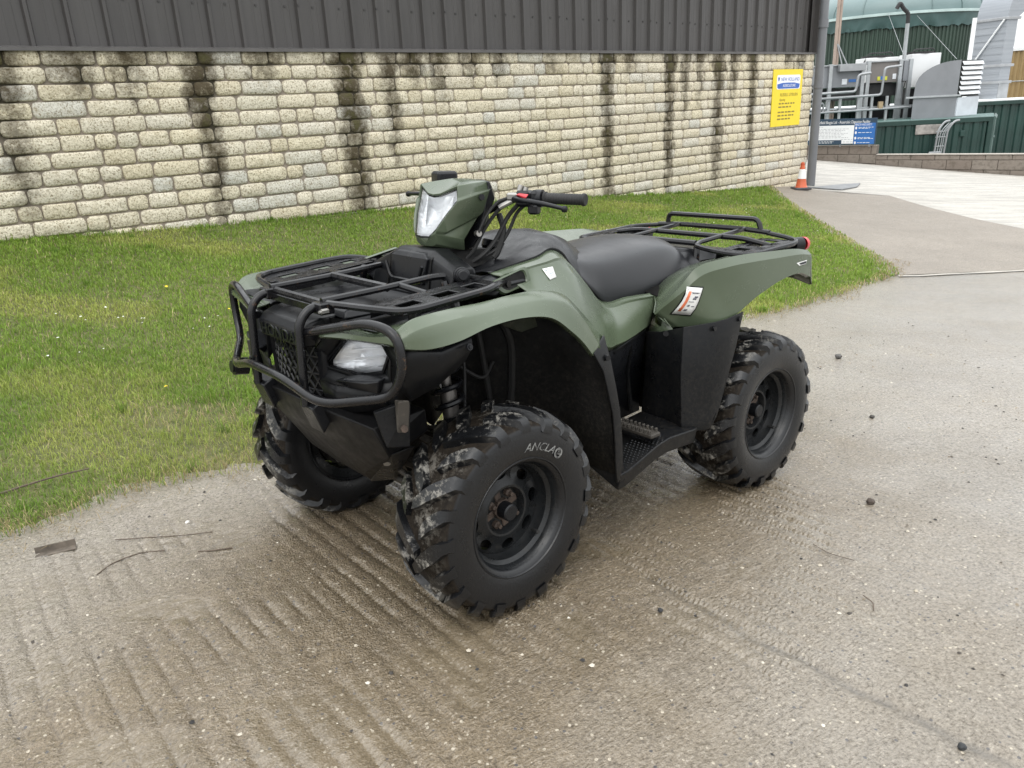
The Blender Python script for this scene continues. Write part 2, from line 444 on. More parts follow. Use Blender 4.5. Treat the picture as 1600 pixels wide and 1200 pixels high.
# the tyres stand on the ground: keep it smooth just there
wet = np.clip(sstep(1.35, .25, seg_dist(Xf, Yf, [(-.55, 1.5), (-.2, 2.1), (.75, 3.3)])) * .95 + .28 * sstep(2.6, .3, seg_dist(Xf, Yf, [(-1.2, 1.2), (.3, 1.3)]))
              + .35 * (vnoise(Xf, Yf, 1.4, 15) - .5) + .25 * (vnoise(Xf, Yf, 6, 16) - .5), 0, 1)
low = np.clip(sstep(.0, -.7, prof) * amp * 1.6 * sstep(.35, .7, vnoise(Xf, Yf, 6, 17)) + np.exp(-(cd / .016) ** 2) * .5
              + .8 * sstep(.62, .8, vnoise(Xf, Yf, 7, 18)) * amp, 0, 1) * near
Z = Z + dz
nx, ny = len(xs), len(ys)
I = np.arange(nx * ny).reshape(nx, ny)
F = np.stack([I[:-1, :-1], I[1:, :-1], I[1:, 1:], I[:-1, 1:]], -1).reshape(-1, 4)
yard = mesh_np('concrete_yard', np.c_[Xf, Yf, Z], F, M_YARD, True, {'wet': wet, 'low': low, 'crk': near * np.clip(np.exp(-(cd / (.5 * cw)) ** 2) * (.4 + 1.2 * vnoise(Xf, Yf, 30, 40)), 0, 1)}); tag(yard, kind='structure')

def patch(name, poly, mat, lift, step=.5, rough_edge=0.0, attrs=None, zfun=None):
    """polygon sheet draped on the terrain"""
    bm = bmesh.new(); f = bm.faces.new([bm.verts.new((x, y, 0)) for x, y in poly])
    bmesh.ops.triangulate(bm, faces=[f])
    P = np.array(poly)
    for ax, k in ((Vector((1, 0, 0)), 0), (Vector((0, 1, 0)), 1)):
        for c in np.arange(P[:, k].min() + step, P[:, k].max(), step):
            bmesh.ops.bisect_plane(bm, geom=bm.verts[:] + bm.edges[:] + bm.faces[:], plane_co=ax * float(c), plane_no=ax)
    xy = np.array([v.co[:2] for v in bm.verts]); z = gz(xy[:, 0], xy[:, 1]) + lift
    if zfun is not None: z = z + zfun(xy[:, 0], xy[:, 1])
    for v, zz in zip(bm.verts, z): v.co.z = zz
    bmesh.ops.recalc_face_normals(bm, faces=bm.faces[:])
    me = bpy.data.meshes.new(name); bm.to_mesh(me); bm.free(); me.materials.append(mat.m)
    if me.polygons and me.polygons[0].normal.z < 0: me.flip_normals()
    me.polygons.foreach_set('use_smooth', [True] * len(me.polygons))
    o = bpy.data.objects.new(name, me); COL.objects.link(o); return tag(o, kind='structure')

PATH_EDGE = [(7.12, 14.54), (6.95, 12.9), (6.90, 11.48), (7.0, 10.46), (7.5, 8.08)]
patch('concrete_path', [(3.7, 7.44), (5.21, 7.68), (7.5, 8.08)] + PATH_EDGE[::-1][1:] + [(6.04, 14.3), (5.5, 14.2), (5.9, 15.2), (5.6, 15.6), (4.2, 14.3), (3.4, 8.2)], M_PATH, .006)
patch('concrete_forecourt', PATH_EDGE + [(26, 11.5), (26, 6.6), (16.2, 14.45), (7.3, 21.65), (4.2, 18.2), (5.95, 15.95), (5.95, 15.2), (5.55, 14.25), (6.04, 14.35)], M_PALE, .005)
def wob(pts, a, sd):
    r = random.Random(sd); return [(x + r.uniform(-a, a), y + r.uniform(-a, a)) for x, y in pts]
M_JOINT = concrete('joint_grit', (.45, .42, .37), (.33, .29, .23), .7, False, 20)
_t = [(3.8 + .25 * i, 7.36 + .045 * i) for i in range(16)]
patch('slab_joint', wob(_t, .014, 1) + wob([(x - .01, y + .05) for x, y in _t], .02, 2)[::-1], M_JOINT, .010)
# ------------------------------------------------------------------ lawn
M_SOIL = NT('lawn_soil', .95); _p = M_SOIL.pos()
M_SOIL.set(Base_Color=M_SOIL.ramp(M_SOIL.noise(_p, 14, 6, .7), [(.3, (.06, .07, .022)), (.55, (.12, .12, .045)), (.75, (.20, .165, .09))]))
M_SOIL.bump(M_SOIL.noise(_p, 60, 4), .8, .02)
patch('lawn_soil', LAWN, M_SOIL, 0, .11, zfun=lambda x, y: -.022 + .032 * sstep(.0, .16, seg_dist(x, y, LAWN_EDGE) + .12 * (vnoise(x, y, 5, 31) - .5)) + .012 * (vnoise(x, y, 9, 32) - .5))

M_GRASS = NT('grass_blades', .55, spec=.25)
_a = M_GRASS.attr('col', 'Color'); M_GRASS.set(Base_Color=_a)
_tr = M_GRASS.n('ShaderNodeBsdfTranslucent'); M_GRASS.l(_a, _tr.inputs['Color'])
_ms = M_GRASS.n('ShaderNodeMixShader', Fac=.38)
M_GRASS.l(M_GRASS.b.outputs[0], _ms.inputs[1]); M_GRASS.l(_tr.outputs[0], _ms.inputs[2])
M_GRASS.l(_ms.outputs[0], M_GRASS.t.nodes['Material Output'].inputs['Surface'])

def blades(name, x, y, z, h, w, lean, az, col, mat=M_GRASS):
    """x..az arrays, one bent blade each (2 quads' worth of triangles)"""
    n = len(x); ca, sa = np.cos(az), np.sin(az)
    side = az + np.pi / 2 + RNG.uniform(-.6, .6, n); cs, ss = np.cos(side), np.sin(side)
    def lv(f, k, wk):
        dx = lean * h * f; px, py, pz = x + ca * dx, y + sa * dx, z + h * k
        return np.stack([np.stack([px - cs * w * wk, py - ss * w * wk, pz], 1), np.stack([px + cs * w * wk, py + ss * w * wk, pz], 1)], 1)
    k2 = np.sqrt(np.maximum(.05, 1 - np.minimum(.95, lean) ** 2))
    a = lv(0, 0, .5); b = lv(.35, .6 * k2 + .05, .42)
    tip = np.stack([x + ca * lean * h, y + sa * lean * h, z + h * k2 * .92], 1)[:, None]
    V = np.concatenate([a, b, tip], 1).reshape(-1, 3)
    base = np.arange(n) * 5
    T = np.concatenate([base[:, None] + np.array([0, 1, 3]), base[:, None] + np.array([0, 3, 2]), base[:, None] + np.array([2, 3, 4])], 0).astype(np.int32)
    me = bpy.data.meshes.new(name); nv, nf = len(V), len(T)
    me.vertices.add(nv); me.vertices.foreach_set('co', V.astype(np.float32).ravel())
    me.loops.add(nf * 3); me.loops.foreach_set('vertex_index', T.ravel())
    me.polygons.add(nf); me.polygons.foreach_set('loop_start', np.arange(0, nf * 3, 3, dtype=np.int32))
    me.polygons.foreach_set('loop_total', np.full(nf, 3, np.int32)) if False else None
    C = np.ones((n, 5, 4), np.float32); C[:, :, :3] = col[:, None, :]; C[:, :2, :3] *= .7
    at = me.attributes.new('col', 'FLOAT_COLOR', 'POINT'); at.data.foreach_set('color', C.ravel())
    me.materials.append(mat.m); me.update(calc_edges=True); me.validate()
    o = bpy.data.objects.new(name, me); COL.objects.link(o); return o

def scatter(n, box, keep):
    x = RNG.uniform(box[0], box[1], n); y = RNG.uniform(box[2], box[3], n); k = keep(x, y); return x[k], y[k]
edge_d = lambda x, y: seg_dist(x, y, LAWN_EDGE)
def wall_d(x, y): return x * WN[0] + y * WN[1] - WC          # distance in front of the wall
def in_view(x, y):
    # inside a generous horizontal wedge in front of the photographer (a step to either side included)
    return (np.abs(x) < .82 * y + 2.0)
ZONES = [((-6.5, 1.3, 1.0, 4.6), 11500), ((-6.5, 4.2, 4.6, 7.5), 7000), ((-4.5, 5, 7.5, 11.5), 4400), ((-2, 6, 11.5, 16), 2900)]
gx, gy = [], []
for b, den in ZONES:
    n = int((b[1] - b[0]) * (b[3] - b[2]) * den)
    x, y = scatter(n, b, lambda x, y: in_poly(x, y, LAWN) & in_view(x, y))
    gx.append(x); gy.append(y)
gx, gy = np.concatenate(gx), np.concatenate(gy)
ed = edge_d(gx, gy); wdist = wall_d(gx, gy)
bare = np.maximum.reduce([sstep(.30, .08, np.hypot((gx + 1.62) * .6, gy - 3.62)), .8 * sstep(.25, .05, np.hypot((gx + 1.25) * .7, gy - 3.15)),
                          .6 * sstep(.2, .05, np.hypot(gx + 1.0, (gy - 3.28) * 1.2))])
thin = bare * .6 + .55 * sstep(.16, .0, ed) + .25 * sstep(.62, .8, vnoise(gx, gy, 2.1, 21))
k = RNG.random(len(gx)) > thin
gx, gy, ed, wdist = gx[k], gy[k], ed[k], wdist[k]
n = len(gx); dcam = np.hypot(gx, gy)
clump = vnoise(gx, gy, 3.2, 22); patchy = vnoise(gx, gy, .9, 23); fine = vnoise(gx, gy, 14, 24)
lush = sstep(.9, .1, np.hypot((gx + 1.2) * .8, gy - 3.7)) * .7 + sstep(.2, .02, wdist) * .9 + .25 * sstep(.55, .8, clump)
h = (.022 + .022 * RNG.random(n) ** 1.5 + .030 * lush * RNG.random(n) + .02 * fine * RNG.random(n)) * np.where(RNG.random(n) < .012, 2.1, 1)
w = (.0021 + .0012 * RNG.random(n)) * np.clip(dcam / 3.6, 1, 3.2)
lean = np.clip(RNG.normal(.55, .25, n), .05, .95); az = RNG.uniform(0, 2 * np.pi, n)
g1, g2, g3, st = np.array([.13, .225, .032]), np.array([.24, .36, .055]), np.array([.40, .43, .115]), np.array([.56, .46, .25])
a = np.clip(.15 + .75 * patchy + .5 * (fine - .5) + RNG.normal(0, .22, n), 0, 1)[:, None]
col = g1 * (1 - a) + g2 * a
yel = np.clip(sstep(.50, .85, vnoise(gx, gy, 1.5, 25)) * .8 + RNG.normal(0, .15, n) - .35 * lush, 0, 1)[:, None]
col = col * (1 - yel) + g3 * yel
dry = (RNG.random(n) < .05 + .40 * sstep(.22, .02, ed) + .3 * bare[k])[:, None]
col = np.where(dry, st * RNG.uniform(.55, 1.05, (n, 1)), col) * RNG.uniform(.8, 1.2, (n, 1))
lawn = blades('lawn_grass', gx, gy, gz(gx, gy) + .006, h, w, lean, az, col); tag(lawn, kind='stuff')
# longer tufts at the foot of the wall, along the edge and beside the quad
tx, ty = scatter(5200, (-6, 4.6, 1.0, 15.5), lambda x, y: in_poly(x, y, LAWN) & in_view(x, y) & (RNG.random(len(x)) < .03 + .9 * sstep(.16, .04, wall_d(x, y)) + .35 * sstep(.45, .15, edge_d(x, y)) * sstep(.05, .12, edge_d(x, y)) + .22 * sstep(1.0, .3, np.hypot(x + 1.1, y - 3.6))))
rep = 34; n = len(tx) * rep
bx_ = np.repeat(tx, rep) + RNG.normal(0, .018, n); by_ = np.repeat(ty, rep) + RNG.normal(0, .018, n); hs = np.repeat(RNG.uniform(.05, .105, len(tx)), rep) * RNG.uniform(.5, 1.05, n)
tc_ = np.repeat(RNG.uniform(0, 1, (len(tx), 1)), rep, 0)
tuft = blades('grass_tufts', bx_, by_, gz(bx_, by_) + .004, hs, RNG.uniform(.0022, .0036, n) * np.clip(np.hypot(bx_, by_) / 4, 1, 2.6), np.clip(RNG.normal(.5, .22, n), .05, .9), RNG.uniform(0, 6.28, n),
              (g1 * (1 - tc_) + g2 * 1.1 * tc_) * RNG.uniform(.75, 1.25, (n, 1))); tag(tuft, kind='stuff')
# dead straw lying along the edge of the concrete
ex, ey = scatter(60000, (-3.2, 4.3, 1.7, 8.3), lambda x, y: (edge_d(x, y) < .20 * vnoise(x, y, 2.5, 26) ** 1.3 + .015) & (RNG.random(len(x)) < .75))
n = len(ex)
straw = blades('dry_straw', ex, ey, gz(ex, ey) + RNG.uniform(.009, .018, n), RNG.uniform(.02, .07, n), RNG.uniform(.0014, .003, n) * np.clip(np.hypot(ex, ey) / 3, 1, 2),
               np.full(n, .97), RNG.uniform(0, 6.28, n), np.array([.36, .28, .15]) * RNG.uniform(.5, 1.15, (n, 1)))
tag(straw, kind='stuff')
# daisies and clover heads in the lawn
M_PETAL = NT('white_petals', .7, color=(.72, .72, .66)); M_DAND = NT('yellow_petals', .7, color=(.75, .55, .03))
def heads(name, pts, r, mat):
    m = MB()
    for x, y, hh in pts:
        z = gz1(x, y) + hh; rr = r * random.uniform(.7, 1.2)
        m.add([(x + rr * math.cos(k * 1.0472), y + rr * math.sin(k * 1.0472), z + random.uniform(-.3, .3) * rr) for k in range(6)] + [(x, y, z + rr * .5)],
              [(k, (k + 1) % 6, 6) for k in range(6)])
    o = m.build(name, mat, smooth=0, recalc=False); return tag(o, kind='stuff')
pts = []
for cx, cy, sx, sy, nn in ((.35, 7.4, .55, .45, 70), (-2.9, 5.2, .5, .4, 9), (-2.0, 5.0, .7, .5, 8), (2.4, 9.6, .9, .9, 26), (-3.2, 4.2, .6, .5, 8), (-.9, 5.9, .8, .7, 12), (3.6, 11, .5, 1.2, 10)):
    for _ in range(nn):
        x, y = random.gauss(cx, sx * .6), random.gauss(cy, sy * .6)
        if in_poly(np.array([x]), np.array([y]), LAWN)[0]: pts.append((x, y, random.uniform(.035, .06)))
heads('daisies', pts, .0072, M_PETAL)
heads('dandelions', [(-1.98, 5.6, .07), (-1.99, 5.45, .05), (-2.6, 5.9, .05), (-1.75, 5.35, .05), (-1.85, 3.95, .05), (-.75, 6.6, .05), (1.6, 8.5, .05)], .013, M_DAND)

# loose grit and crumbs of soil on the concrete
M_GRIT = NT('grit', .8); _g = M_GRIT.attr('tone')
M_GRIT.set(Base_Color=M_GRIT.ramp(_g, [(0, (.025, .024, .024)), (.45, (.07, .06, .05)), (.6, (.22, .18, .13)), (.85, (.45, .40, .32)), (1, (.62, .58, .5))]))
def grit(name, n, box, keep, r0, r1):
    x, y = scatter(n, box, keep); V, F, T = [], [], []; z = gz(x, y)
    for i in range(len(x)):
        r = r0 + (r1 - r0) * random.random() ** 4; k = len(V); t = random.random(); a = random.random() * 6.28
        for j in range(5):
            q = r * random.uniform(.7, 1.25); V.append((x[i] + q * math.cos(a + j * 1.257), y[i] + q * math.sin(a + j * 1.257), z[i] + r * random.uniform(-.2, .15)))
        V.append((x[i] + r * random.uniform(-.3, .3), y[i] + r * random.uniform(-.3, .3), z[i] + r * random.uniform(.5, .9)))
        F += [(k + j, k + (j + 1) % 5, k + 5) for j in range(5)]; T += [t] * 6
    o = mesh_np(name, V, F, M_GRIT, False, {'tone': T}); return tag(o, kind='stuff')
grit('gravel', 3600, (-2.6, 3.2, 1.0, 5.5), lambda x, y: ~in_poly(x, y, LAWN) & in_view(x, y), .002, .0085)
grit('soil_crumbs', 5000, (-3.0, 4.2, 1.6, 7.6), lambda x, y: (edge_d(x, y) < .3 * RNG.random(len(x)) ** 2), .002, .008)
# ------------------------------------------------------------------ the farm building
TH = math.atan2(WD[1], WD[0])
BLD = empty('farm_building', wall_pt(0, 0, 0), TH)
tag(BLD, 'long farm building with pale stone lower wall and dark grey metal cladding above', 'building')
U0, U1, ZT = -3.2, 14.86, 2.115
PITCH = .1452

M_STONE = NT('wall_stone', .85, spec=.3)
_w = M_STONE.coord('Object', BLD); _o = M_STONE.pos()
_tone = M_STONE.attr('tone')
_rnd = M_STONE.n('ShaderNodeObjectInfo').outputs['Random']
_id = M_STONE.math('FRACT', M_STONE.math('ADD', _tone, _rnd))
_f = M_STONE.noise(_o, 62, 6, .78); _g = M_STONE.noise(_o, 11, 5, .65)
_base = M_STONE.ramp(_id, [(0, (.68, .625, .49)), (.3, (.74, .685, .56)), (.5, (.66, .595, .445)), (.66, (.69, .65, .555)), (.76, (.61, .60, .545)), (.82, (.72, .655, .49)), (1, (.68, .625, .51))])
_base = M_STONE.mix(M_STONE.ramp(_f, [(.37, 1), (.51, 0)]), _base, (.18, .135, .07))
_base = M_STONE.mix(M_STONE.ramp(_f, [(.56, 0), (.72, .8)]), _base, (.72, .66, .54))
_base = M_STONE.mix(M_STONE.ramp(_g, [(.5, 0), (.75, .35)]), _base, (.33, .26, .14))
# rain stains that run down from the cladding ribs: strength by place along the wall and by depth below the cladding
_sx = M_STONE.n('ShaderNodeSeparateXYZ'); M_STONE.l(_w, _sx.inputs[0])
def stain_field(m, sx, vec):
    jit = m.math('MULTIPLY', m.math('SUBTRACT', m.noise(vec, 3.2, 4, .6), .5), .34)
    u = m.math('ADD', sx.outputs[0], jit)
    tot = None
    # (place, half width, strength, reach below the cladding)
    for c, wd, stg, rch in ((-2.3, .2, .8, 2.0), (-1.2, .25, .7, 1.0), (-.3, .2, .9, 1.6), (.65, .25, .6, .8), (1.42, .17, 1.0, 1.5), (1.98, .20, .60, .55), (2.48, .16, .75, .62), (3.12, .15, 1.15, 2.2), (3.78, .16, .6, .48),
                            (4.78, .19, 1.2, 2.6), (5.34, .14, .95, 1.5), (5.68, .16, .75, .5), (6.05, .15, .7, .7), (6.55, .18, .6, .45), (7.0, .14, .55, .5),
                            (7.95, .2, .45, .35), (9.05, .16, 1.2, 3.0), (9.55, .16, .6, .4), (10.5, .15, 1.2, 3.0), (10.9, .13, .85, 1.1), (11.28, .15, .7, .9), (11.8, .17, 1.15, 2.6),
                            (12.25, .15, .8, .9), (12.82, .17, 1.15, 2.4), (13.95, .17, .6, .4), (14.4, .15, .6, .5)):
        k = m.math('SUBTRACT', 1.0, m.math('DIVIDE', m.math('ABSOLUTE', m.math('SUBTRACT', u, c)), wd * 1.3), clamp=True)
        z = m.math('SUBTRACT', 1.0, m.math('DIVIDE', m.math('SUBTRACT', ZT, sx.outputs[2]), rch), clamp=True)
        v = m.math('MULTIPLY', m.math('MULTIPLY', k, m.math('POWER', z, .55)), stg)
        tot = v if tot is None else m.math('MAXIMUM', tot, v)
    top = m.math('MULTIPLY', m.math('SUBTRACT', 1.0, m.math('DIVIDE', m.math('SUBTRACT', ZT, sx.outputs[2]), .5), clamp=True), .50)
    return m.math('ADD', tot, m.math('MULTIPLY', top, m.noise(vec, 1.7, 3)))
_st = stain_field(M_STONE, _sx, _w)
_st = M_STONE.math('MULTIPLY', _st, M_STONE.math('MULTIPLY_ADD', M_STONE.math('FRACT', M_STONE.math('MULTIPLY', _id, 7.3)), .75, .60))
_soft = M_STONE.math('MULTIPLY', _st, M_STONE.ramp(M_STONE.noise(_w, 16, 5, .7), [(.28, 1.55), (.72, .35)]))
_base = M_STONE.mix(M_STONE.ramp(_soft, [(.16, 0), (.42, .60), (.9, .95)]), _base, (.055, .040, .020))
_base = M_STONE.mix(M_STONE.ramp(M_STONE.math('MULTIPLY', _soft, M_STONE.noise(_w, 2.5, 3)), [(.42, 0), (.7, .5)]), _base, (.075, .075, .02))
M_STONE.set(Base_Color=_base)
M_STONE.bump(M_STONE.math('ADD', M_STONE.math('MULTIPLY', _f, .7), M_STONE.math('MULTIPLY', M_STONE.noise(_o, 24, 4, .7), 1.3)), .9, .014)

M_MORTAR = NT('wall_mortar', .95); _w2 = M_MORTAR.coord('Object', BLD)
_sx2 = M_MORTAR.n('ShaderNodeSeparateXYZ'); M_MORTAR.l(_w2, _sx2.inputs[0])
_b2 = M_MORTAR.ramp(M_MORTAR.noise(_w2, 30, 5, .7), [(.3, (.21, .175, .14)), (.7, (.33, .285, .24))])
_s2 = M_MORTAR.math('MULTIPLY', stain_field(M_MORTAR, _sx2, _w2), M_MORTAR.ramp(M_MORTAR.noise(_w2, 9, 4), [(.3, 1.5), (.7, .7)]))
M_MORTAR.set(Base_Color=M_MORTAR.mix(M_MORTAR.ramp(_s2, [(.1, 0), (.6, .95)]), _b2, (.028, .023, .012)))
M_MORTAR.bump(M_MORTAR.noise(_w2, 70, 4), .6, .006)

wallp = MB().add([(U0, 0, -1.2), (U1, 0, -1.2), (U1, 0, ZT), (U0, 0, ZT), (U0, .28, -1.2), (U1, .28, -1.2), (U1, .28, ZT), (U0, .28, ZT)],
                 [(0, 1, 2, 3), (5, 4, 7, 6), (3, 2, 6, 7), (4, 0, 3, 7), (1, 5, 6, 2)]).build('stone_wall', M_MORTAR, BLD, smooth=0)

def stone_geo(L, H, rnd):
    """tumbled block: rounded outline, domed rough face; local x along, z up, -y out"""
    hx, hz = L / 2 - .0055, H / 2 - .0058; c = min(hx, hz) * rnd.uniform(.32, .58)
    out = []
    for sx, sz in ((1, 1), (-1, 1), (-1, -1), (1, -1)):
        cc = c * rnd.uniform(.7, 1.25); j = lambda: rnd.uniform(-.004, .004)
        a = [(sx * hx, sz * (hz - cc)), (sx * (hx - cc * .3), sz * (hz - cc * .3)), (sx * (hx - cc), sz * hz)]
        if sx * sz < 0: a = a[::-1]
        out += [(x + j(), z + j()) for x, z in a]
    n = len(out); rings = []
    for k, (ins, y) in enumerate(((0, .004), (.0025, -.014), (.014, -.0205))):
        ring = []
        for x, z in out:
            f = 1 - ins / max(1e-6, math.hypot(x, z)) * 1.0
            sx, sz = (abs(x) - ins) / abs(x), (abs(z) - ins) / abs(z) if abs(z) > ins else .2
            ring.append((x * max(sx, .1), y + (rnd.uniform(-.004, .003) if k == 2 else 0), z * max(sz, .1)))
        rings.append(ring)
    vs = [p for r in rings for p in r]; fs = []
    for k in range(2):
        for i in range(n):
            j2 = (i + 1) % n; fs.append((k * n + i, k * n + j2, (k + 1) * n + j2, (k + 1) * n + i))
    cl, cr2 = (-hx * .35, -.0225 + rnd.uniform(-.005, .004), 0), (hx * .35, -.0225 + rnd.uniform(-.004, .004), 0)
    a, b = len(vs), len(vs) + 1; vs += [cl, cr2]
    # outline order: +x+z(0-2), -x+z(3-5), -x-z(6-8), +x-z(9-11)
    top = 2 * n
    for i in range(n):
        j2 = (i + 1) % n
        lft = vs[top + i][0] < 0; lf2 = vs[top + j2][0] < 0
        if lft and lf2: fs.append((top + i, top + j2, a))
        elif not lft and not lf2: fs.append((top + i, top + j2, b))
        else: fs.append((top + i, top + j2, a, b) if not lft else (top + i, top + j2, b, a))
    return vs, fs
def fix(vs, fs, name, tones):
    me = bpy.data.meshes.new(name); me.from_pydata(vs, [], fs)
    bm = bmesh.new(); bm.from_mesh(me); bmesh.ops.recalc_face_normals(bm, faces=bm.faces[:])
    bm.to_mesh(me); bm.free()
    me.attributes.new('tone', 'FLOAT', 'POINT').data.foreach_set('value', np.asarray(tones, np.float32))
    me.polygons.foreach_set('use_smooth', [True] * len(me.polygons)); me.materials.append(M_STONE.m); me.update(); return me
rs = random.Random(11)
LENS = (.445, .288, .196)
LIB = {L: [] for L in LENS}
for L in LENS:
    for _ in range(14):
        vs_, fs_ = stone_geo(L, PITCH, rs); LIB[L].append((fix(vs_, fs_, 'stone', [rs.random()] * len(vs_)), vs_, fs_))
layout = []
row = 0
while True:
    zc = ZT - PITCH * (row + .5)
    if zc < -.65: break
    u = U0 - rs.random() * .4; order = [.445, .288, .196]; q = []
    while u < U1 - .02:
        if not q:
            q = rs.choice(([.445, .288, .196], [.445, .196, .288], [.288, .445, .196], [.196, .288, .445])).copy()
        L = q.pop(0)
        if u + L > U0 + .1:
            if u + L > U1: L2 = U1 - u
            else: L2 = L
            layout.append((u + L2 / 2, zc, L, L2))
        u += L
    row += 1
def visible(u, z):
    p = wall_pt(u); return z + PITCH / 2 > gz1(p.x, p.y) - .03
layout = [b for b in layout if visible(b[0], b[1])]
in_frame = [b for b in layout if b[0] > .9]
in_frame.sort(key=lambda b: b[0]); own = set(id(b) for b in in_frame[:300])
rest_v, rest_f, rest_t = [], [], []
for b in layout:
    u, z, L, L2 = b; me, vs_, fs_ = rs.choice(LIB[L]); sx = L2 / L
    flip = rs.choice((0, 1))
    if id(b) in own:
        o = bpy.data.objects.new('stone', me); COL.objects.link(o); o.parent = wallp
        o.location = (u, 0, z); o.rotation_euler = (rs.uniform(-.03, .03), (math.pi if flip else 0) + rs.uniform(-.008, .008), rs.uniform(-.015, .015)); o.scale = (sx, rs.uniform(.85, 1.25), 1)
    else:
        k = len(rest_v); t_ = rs.random(); sg = -1 if flip else 1
        rest_v += [(u + sg * x * sx, y, z + sg * zz) for x, y, zz in vs_]; rest_f += [tuple(i + k for i in f) for f in fs_]; rest_t += [t_] * len(vs_)
o = bpy.data.objects.new('far_stones', fix(rest_v, rest_f, 'far_stones', rest_t)); COL.objects.link(o); o.parent = wallp; tag(o, kind='stuff')

# cladding
M_CLAD = NT('dark_cladding', .42, spec=.5); _v = M_CLAD.coord('Object', BLD, (1, 1, .12))
M_CLAD.set(Base_Color=M_CLAD.ramp(M_CLAD.noise(_v, 5, 6, .65), [(.3, (.043, .040, .0385)), (.7, (.062, .058, .056))]))
M_CLAD.set(Roughness=M_CLAD.ramp(M_CLAD.noise(_v, 14, 4), [(.3, .36), (.7, .55)]))
clad = MB().box(((U0 + U1) / 2, .16, ZT + .8), (U1 - U0 - .02, .1, 1.6)).build('wall_cladding', M_CLAD, BLD, smooth=0)
RIB = .3222
pm = MB()
# one sheet width: pan, two faint stiffeners and a raised trapezoid rib; outline in x / -y, extruded up
sec = [(0, 0), (.10, 0), (.106, -.003), (.118, -.003), (.124, 0), (.175, 0), (.181, -.003), (.193, -.003), (.199, 0), (.262, 0), (.276, -.036), (.306, -.036), (.3222, 0)]
zb, zt = ZT + .012, ZT + 1.6
pv = [(x, y, zb) for x, y in sec] + [(x, y, zt) for x, y in sec]; k = len(sec)
pf = [(i, i + 1, k + i + 1, k + i) for i in range(k - 1)]
pmesh = None
for i in range(int((U1 - U0) / RIB) + 1):
    u = 1.445 - .306 + RIB * (i - 14)
    if u < U0 or u + RIB > U1 + .05: continue
    if pmesh is None:
        o = MB().add(pv, pf).build('cladding_panel', M_CLAD, clad, smooth=25, recalc=False); pmesh = o.data
    else:
        o = bpy.data.objects.new('cladding_panel', pmesh); COL.objects.link(o); o.parent = clad
    o.location = (u, .10, 0)
sm = MB()
for i in range(-14, 42):
    u = 1.445 - .306 + RIB * i
    if u < U0 or u > U1 - .3: continue
    for du, dy in ((.15, 0), (.29, -.036)):
        if du > .2 and i % 3: continue
        for zz in (ZT + .43,):
            z2 = zz + (.012 if du > .2 else 0)
            sm.cyl((u + du, .10 + dy, z2), (u + du, .093 + dy, z2), .0135, 8)
M_SCREW = simple('screw_caps', (.035, .033, .032), .5)
tag(sm.build('cladding_screws', M_SCREW, clad, smooth=30), kind='stuff')
fl = MB()
fl.prism([(.10, ZT + .03), (-.048, ZT + .006), (-.048, ZT - .022), (-.043, ZT - .022), (-.043, ZT + .001), (.10, ZT + .024)], U0, U1 + .01,
         Matrix(((0, 0, 1, 0), (1, 0, 0, 0), (0, 1, 0, 0), (0, 0, 0, 1))))
fl.build('drip_flashing', simple('flashing', (.085, .08, .078), .4), BLD, smooth=0)
corner = MB()
corner.box((U1 + .012, .06, ZT + .8), (.02, .22, 1.58), .004).box((U1 - .045, .045, ZT + .8), (.11, .012, 1.57), .003).build('corner_trim', M_CLAD, BLD, smooth=0)
# the rest of the building's shell: gable end and roof
gb = MB(); gb.add([(U1, .28, -1.4), (U1, 14, -1.4), (U1, 14, ZT + 1.6), (U1, 7.1, ZT + 2.9), (U1, .1, ZT + 1.6), (U0, .28, -1.4), (U0, 14, -1.4), (U0, 14, ZT + 1.6), (U0, 7.1, ZT + 2.9), (U0, .1, ZT + 1.6)],
           [(0, 1, 2, 3, 4), (9, 8, 7, 6, 5), (1, 6, 7, 2)]).build('gable_wall', M_CLAD, BLD, smooth=0)
MB().add([(U0 - .2, -.12, ZT + 1.58), (U1 + .2, -.12, ZT + 1.58), (U1 + .2, 7.1, ZT + 3.0), (U0 - .2, 7.1, ZT + 3.0), (U1 + .2, 14.4, ZT + 1.55), (U0 - .2, 14.4, ZT + 1.55)],
         [(0, 1, 2, 3), (3, 2, 4, 5)]).build('roof', M_CLAD, BLD, smooth=0, solid=.1)
M_PIPE = simple('pipe_grey_plastic', (.14, .145, .155), .33, var=.1, scale=3)
dp = MB(); bx, by = 14.955, -.085
pz = gz1(*wall_pt(bx, .12)[:2])
dp.cyl((bx, by, pz - .1), (bx, by, ZT + 1.75), .084, 24)
dpo = dp.build('downpipe', M_PIPE, BLD)
db = MB()
MB().lathe([(.084, -.03), (.096, -.03), (.096, .03), (.084, .03)], 24, Matrix.Translation((bx, by, 1.52))).build('pipe_collar', M_PIPE, dpo)
db.lathe([(.084, -.07), (.099, -.07), (.099, .07), (.084, .07)], 24, Matrix.Translation((bx, by, 2.62)))
MB().box((bx, by + .1, 1.525), (.05, .12, .03), .003).build('pipe_bracket', M_PIPE, dpo, smooth=0)
db.build('pipe_collar', M_PIPE, dpo)

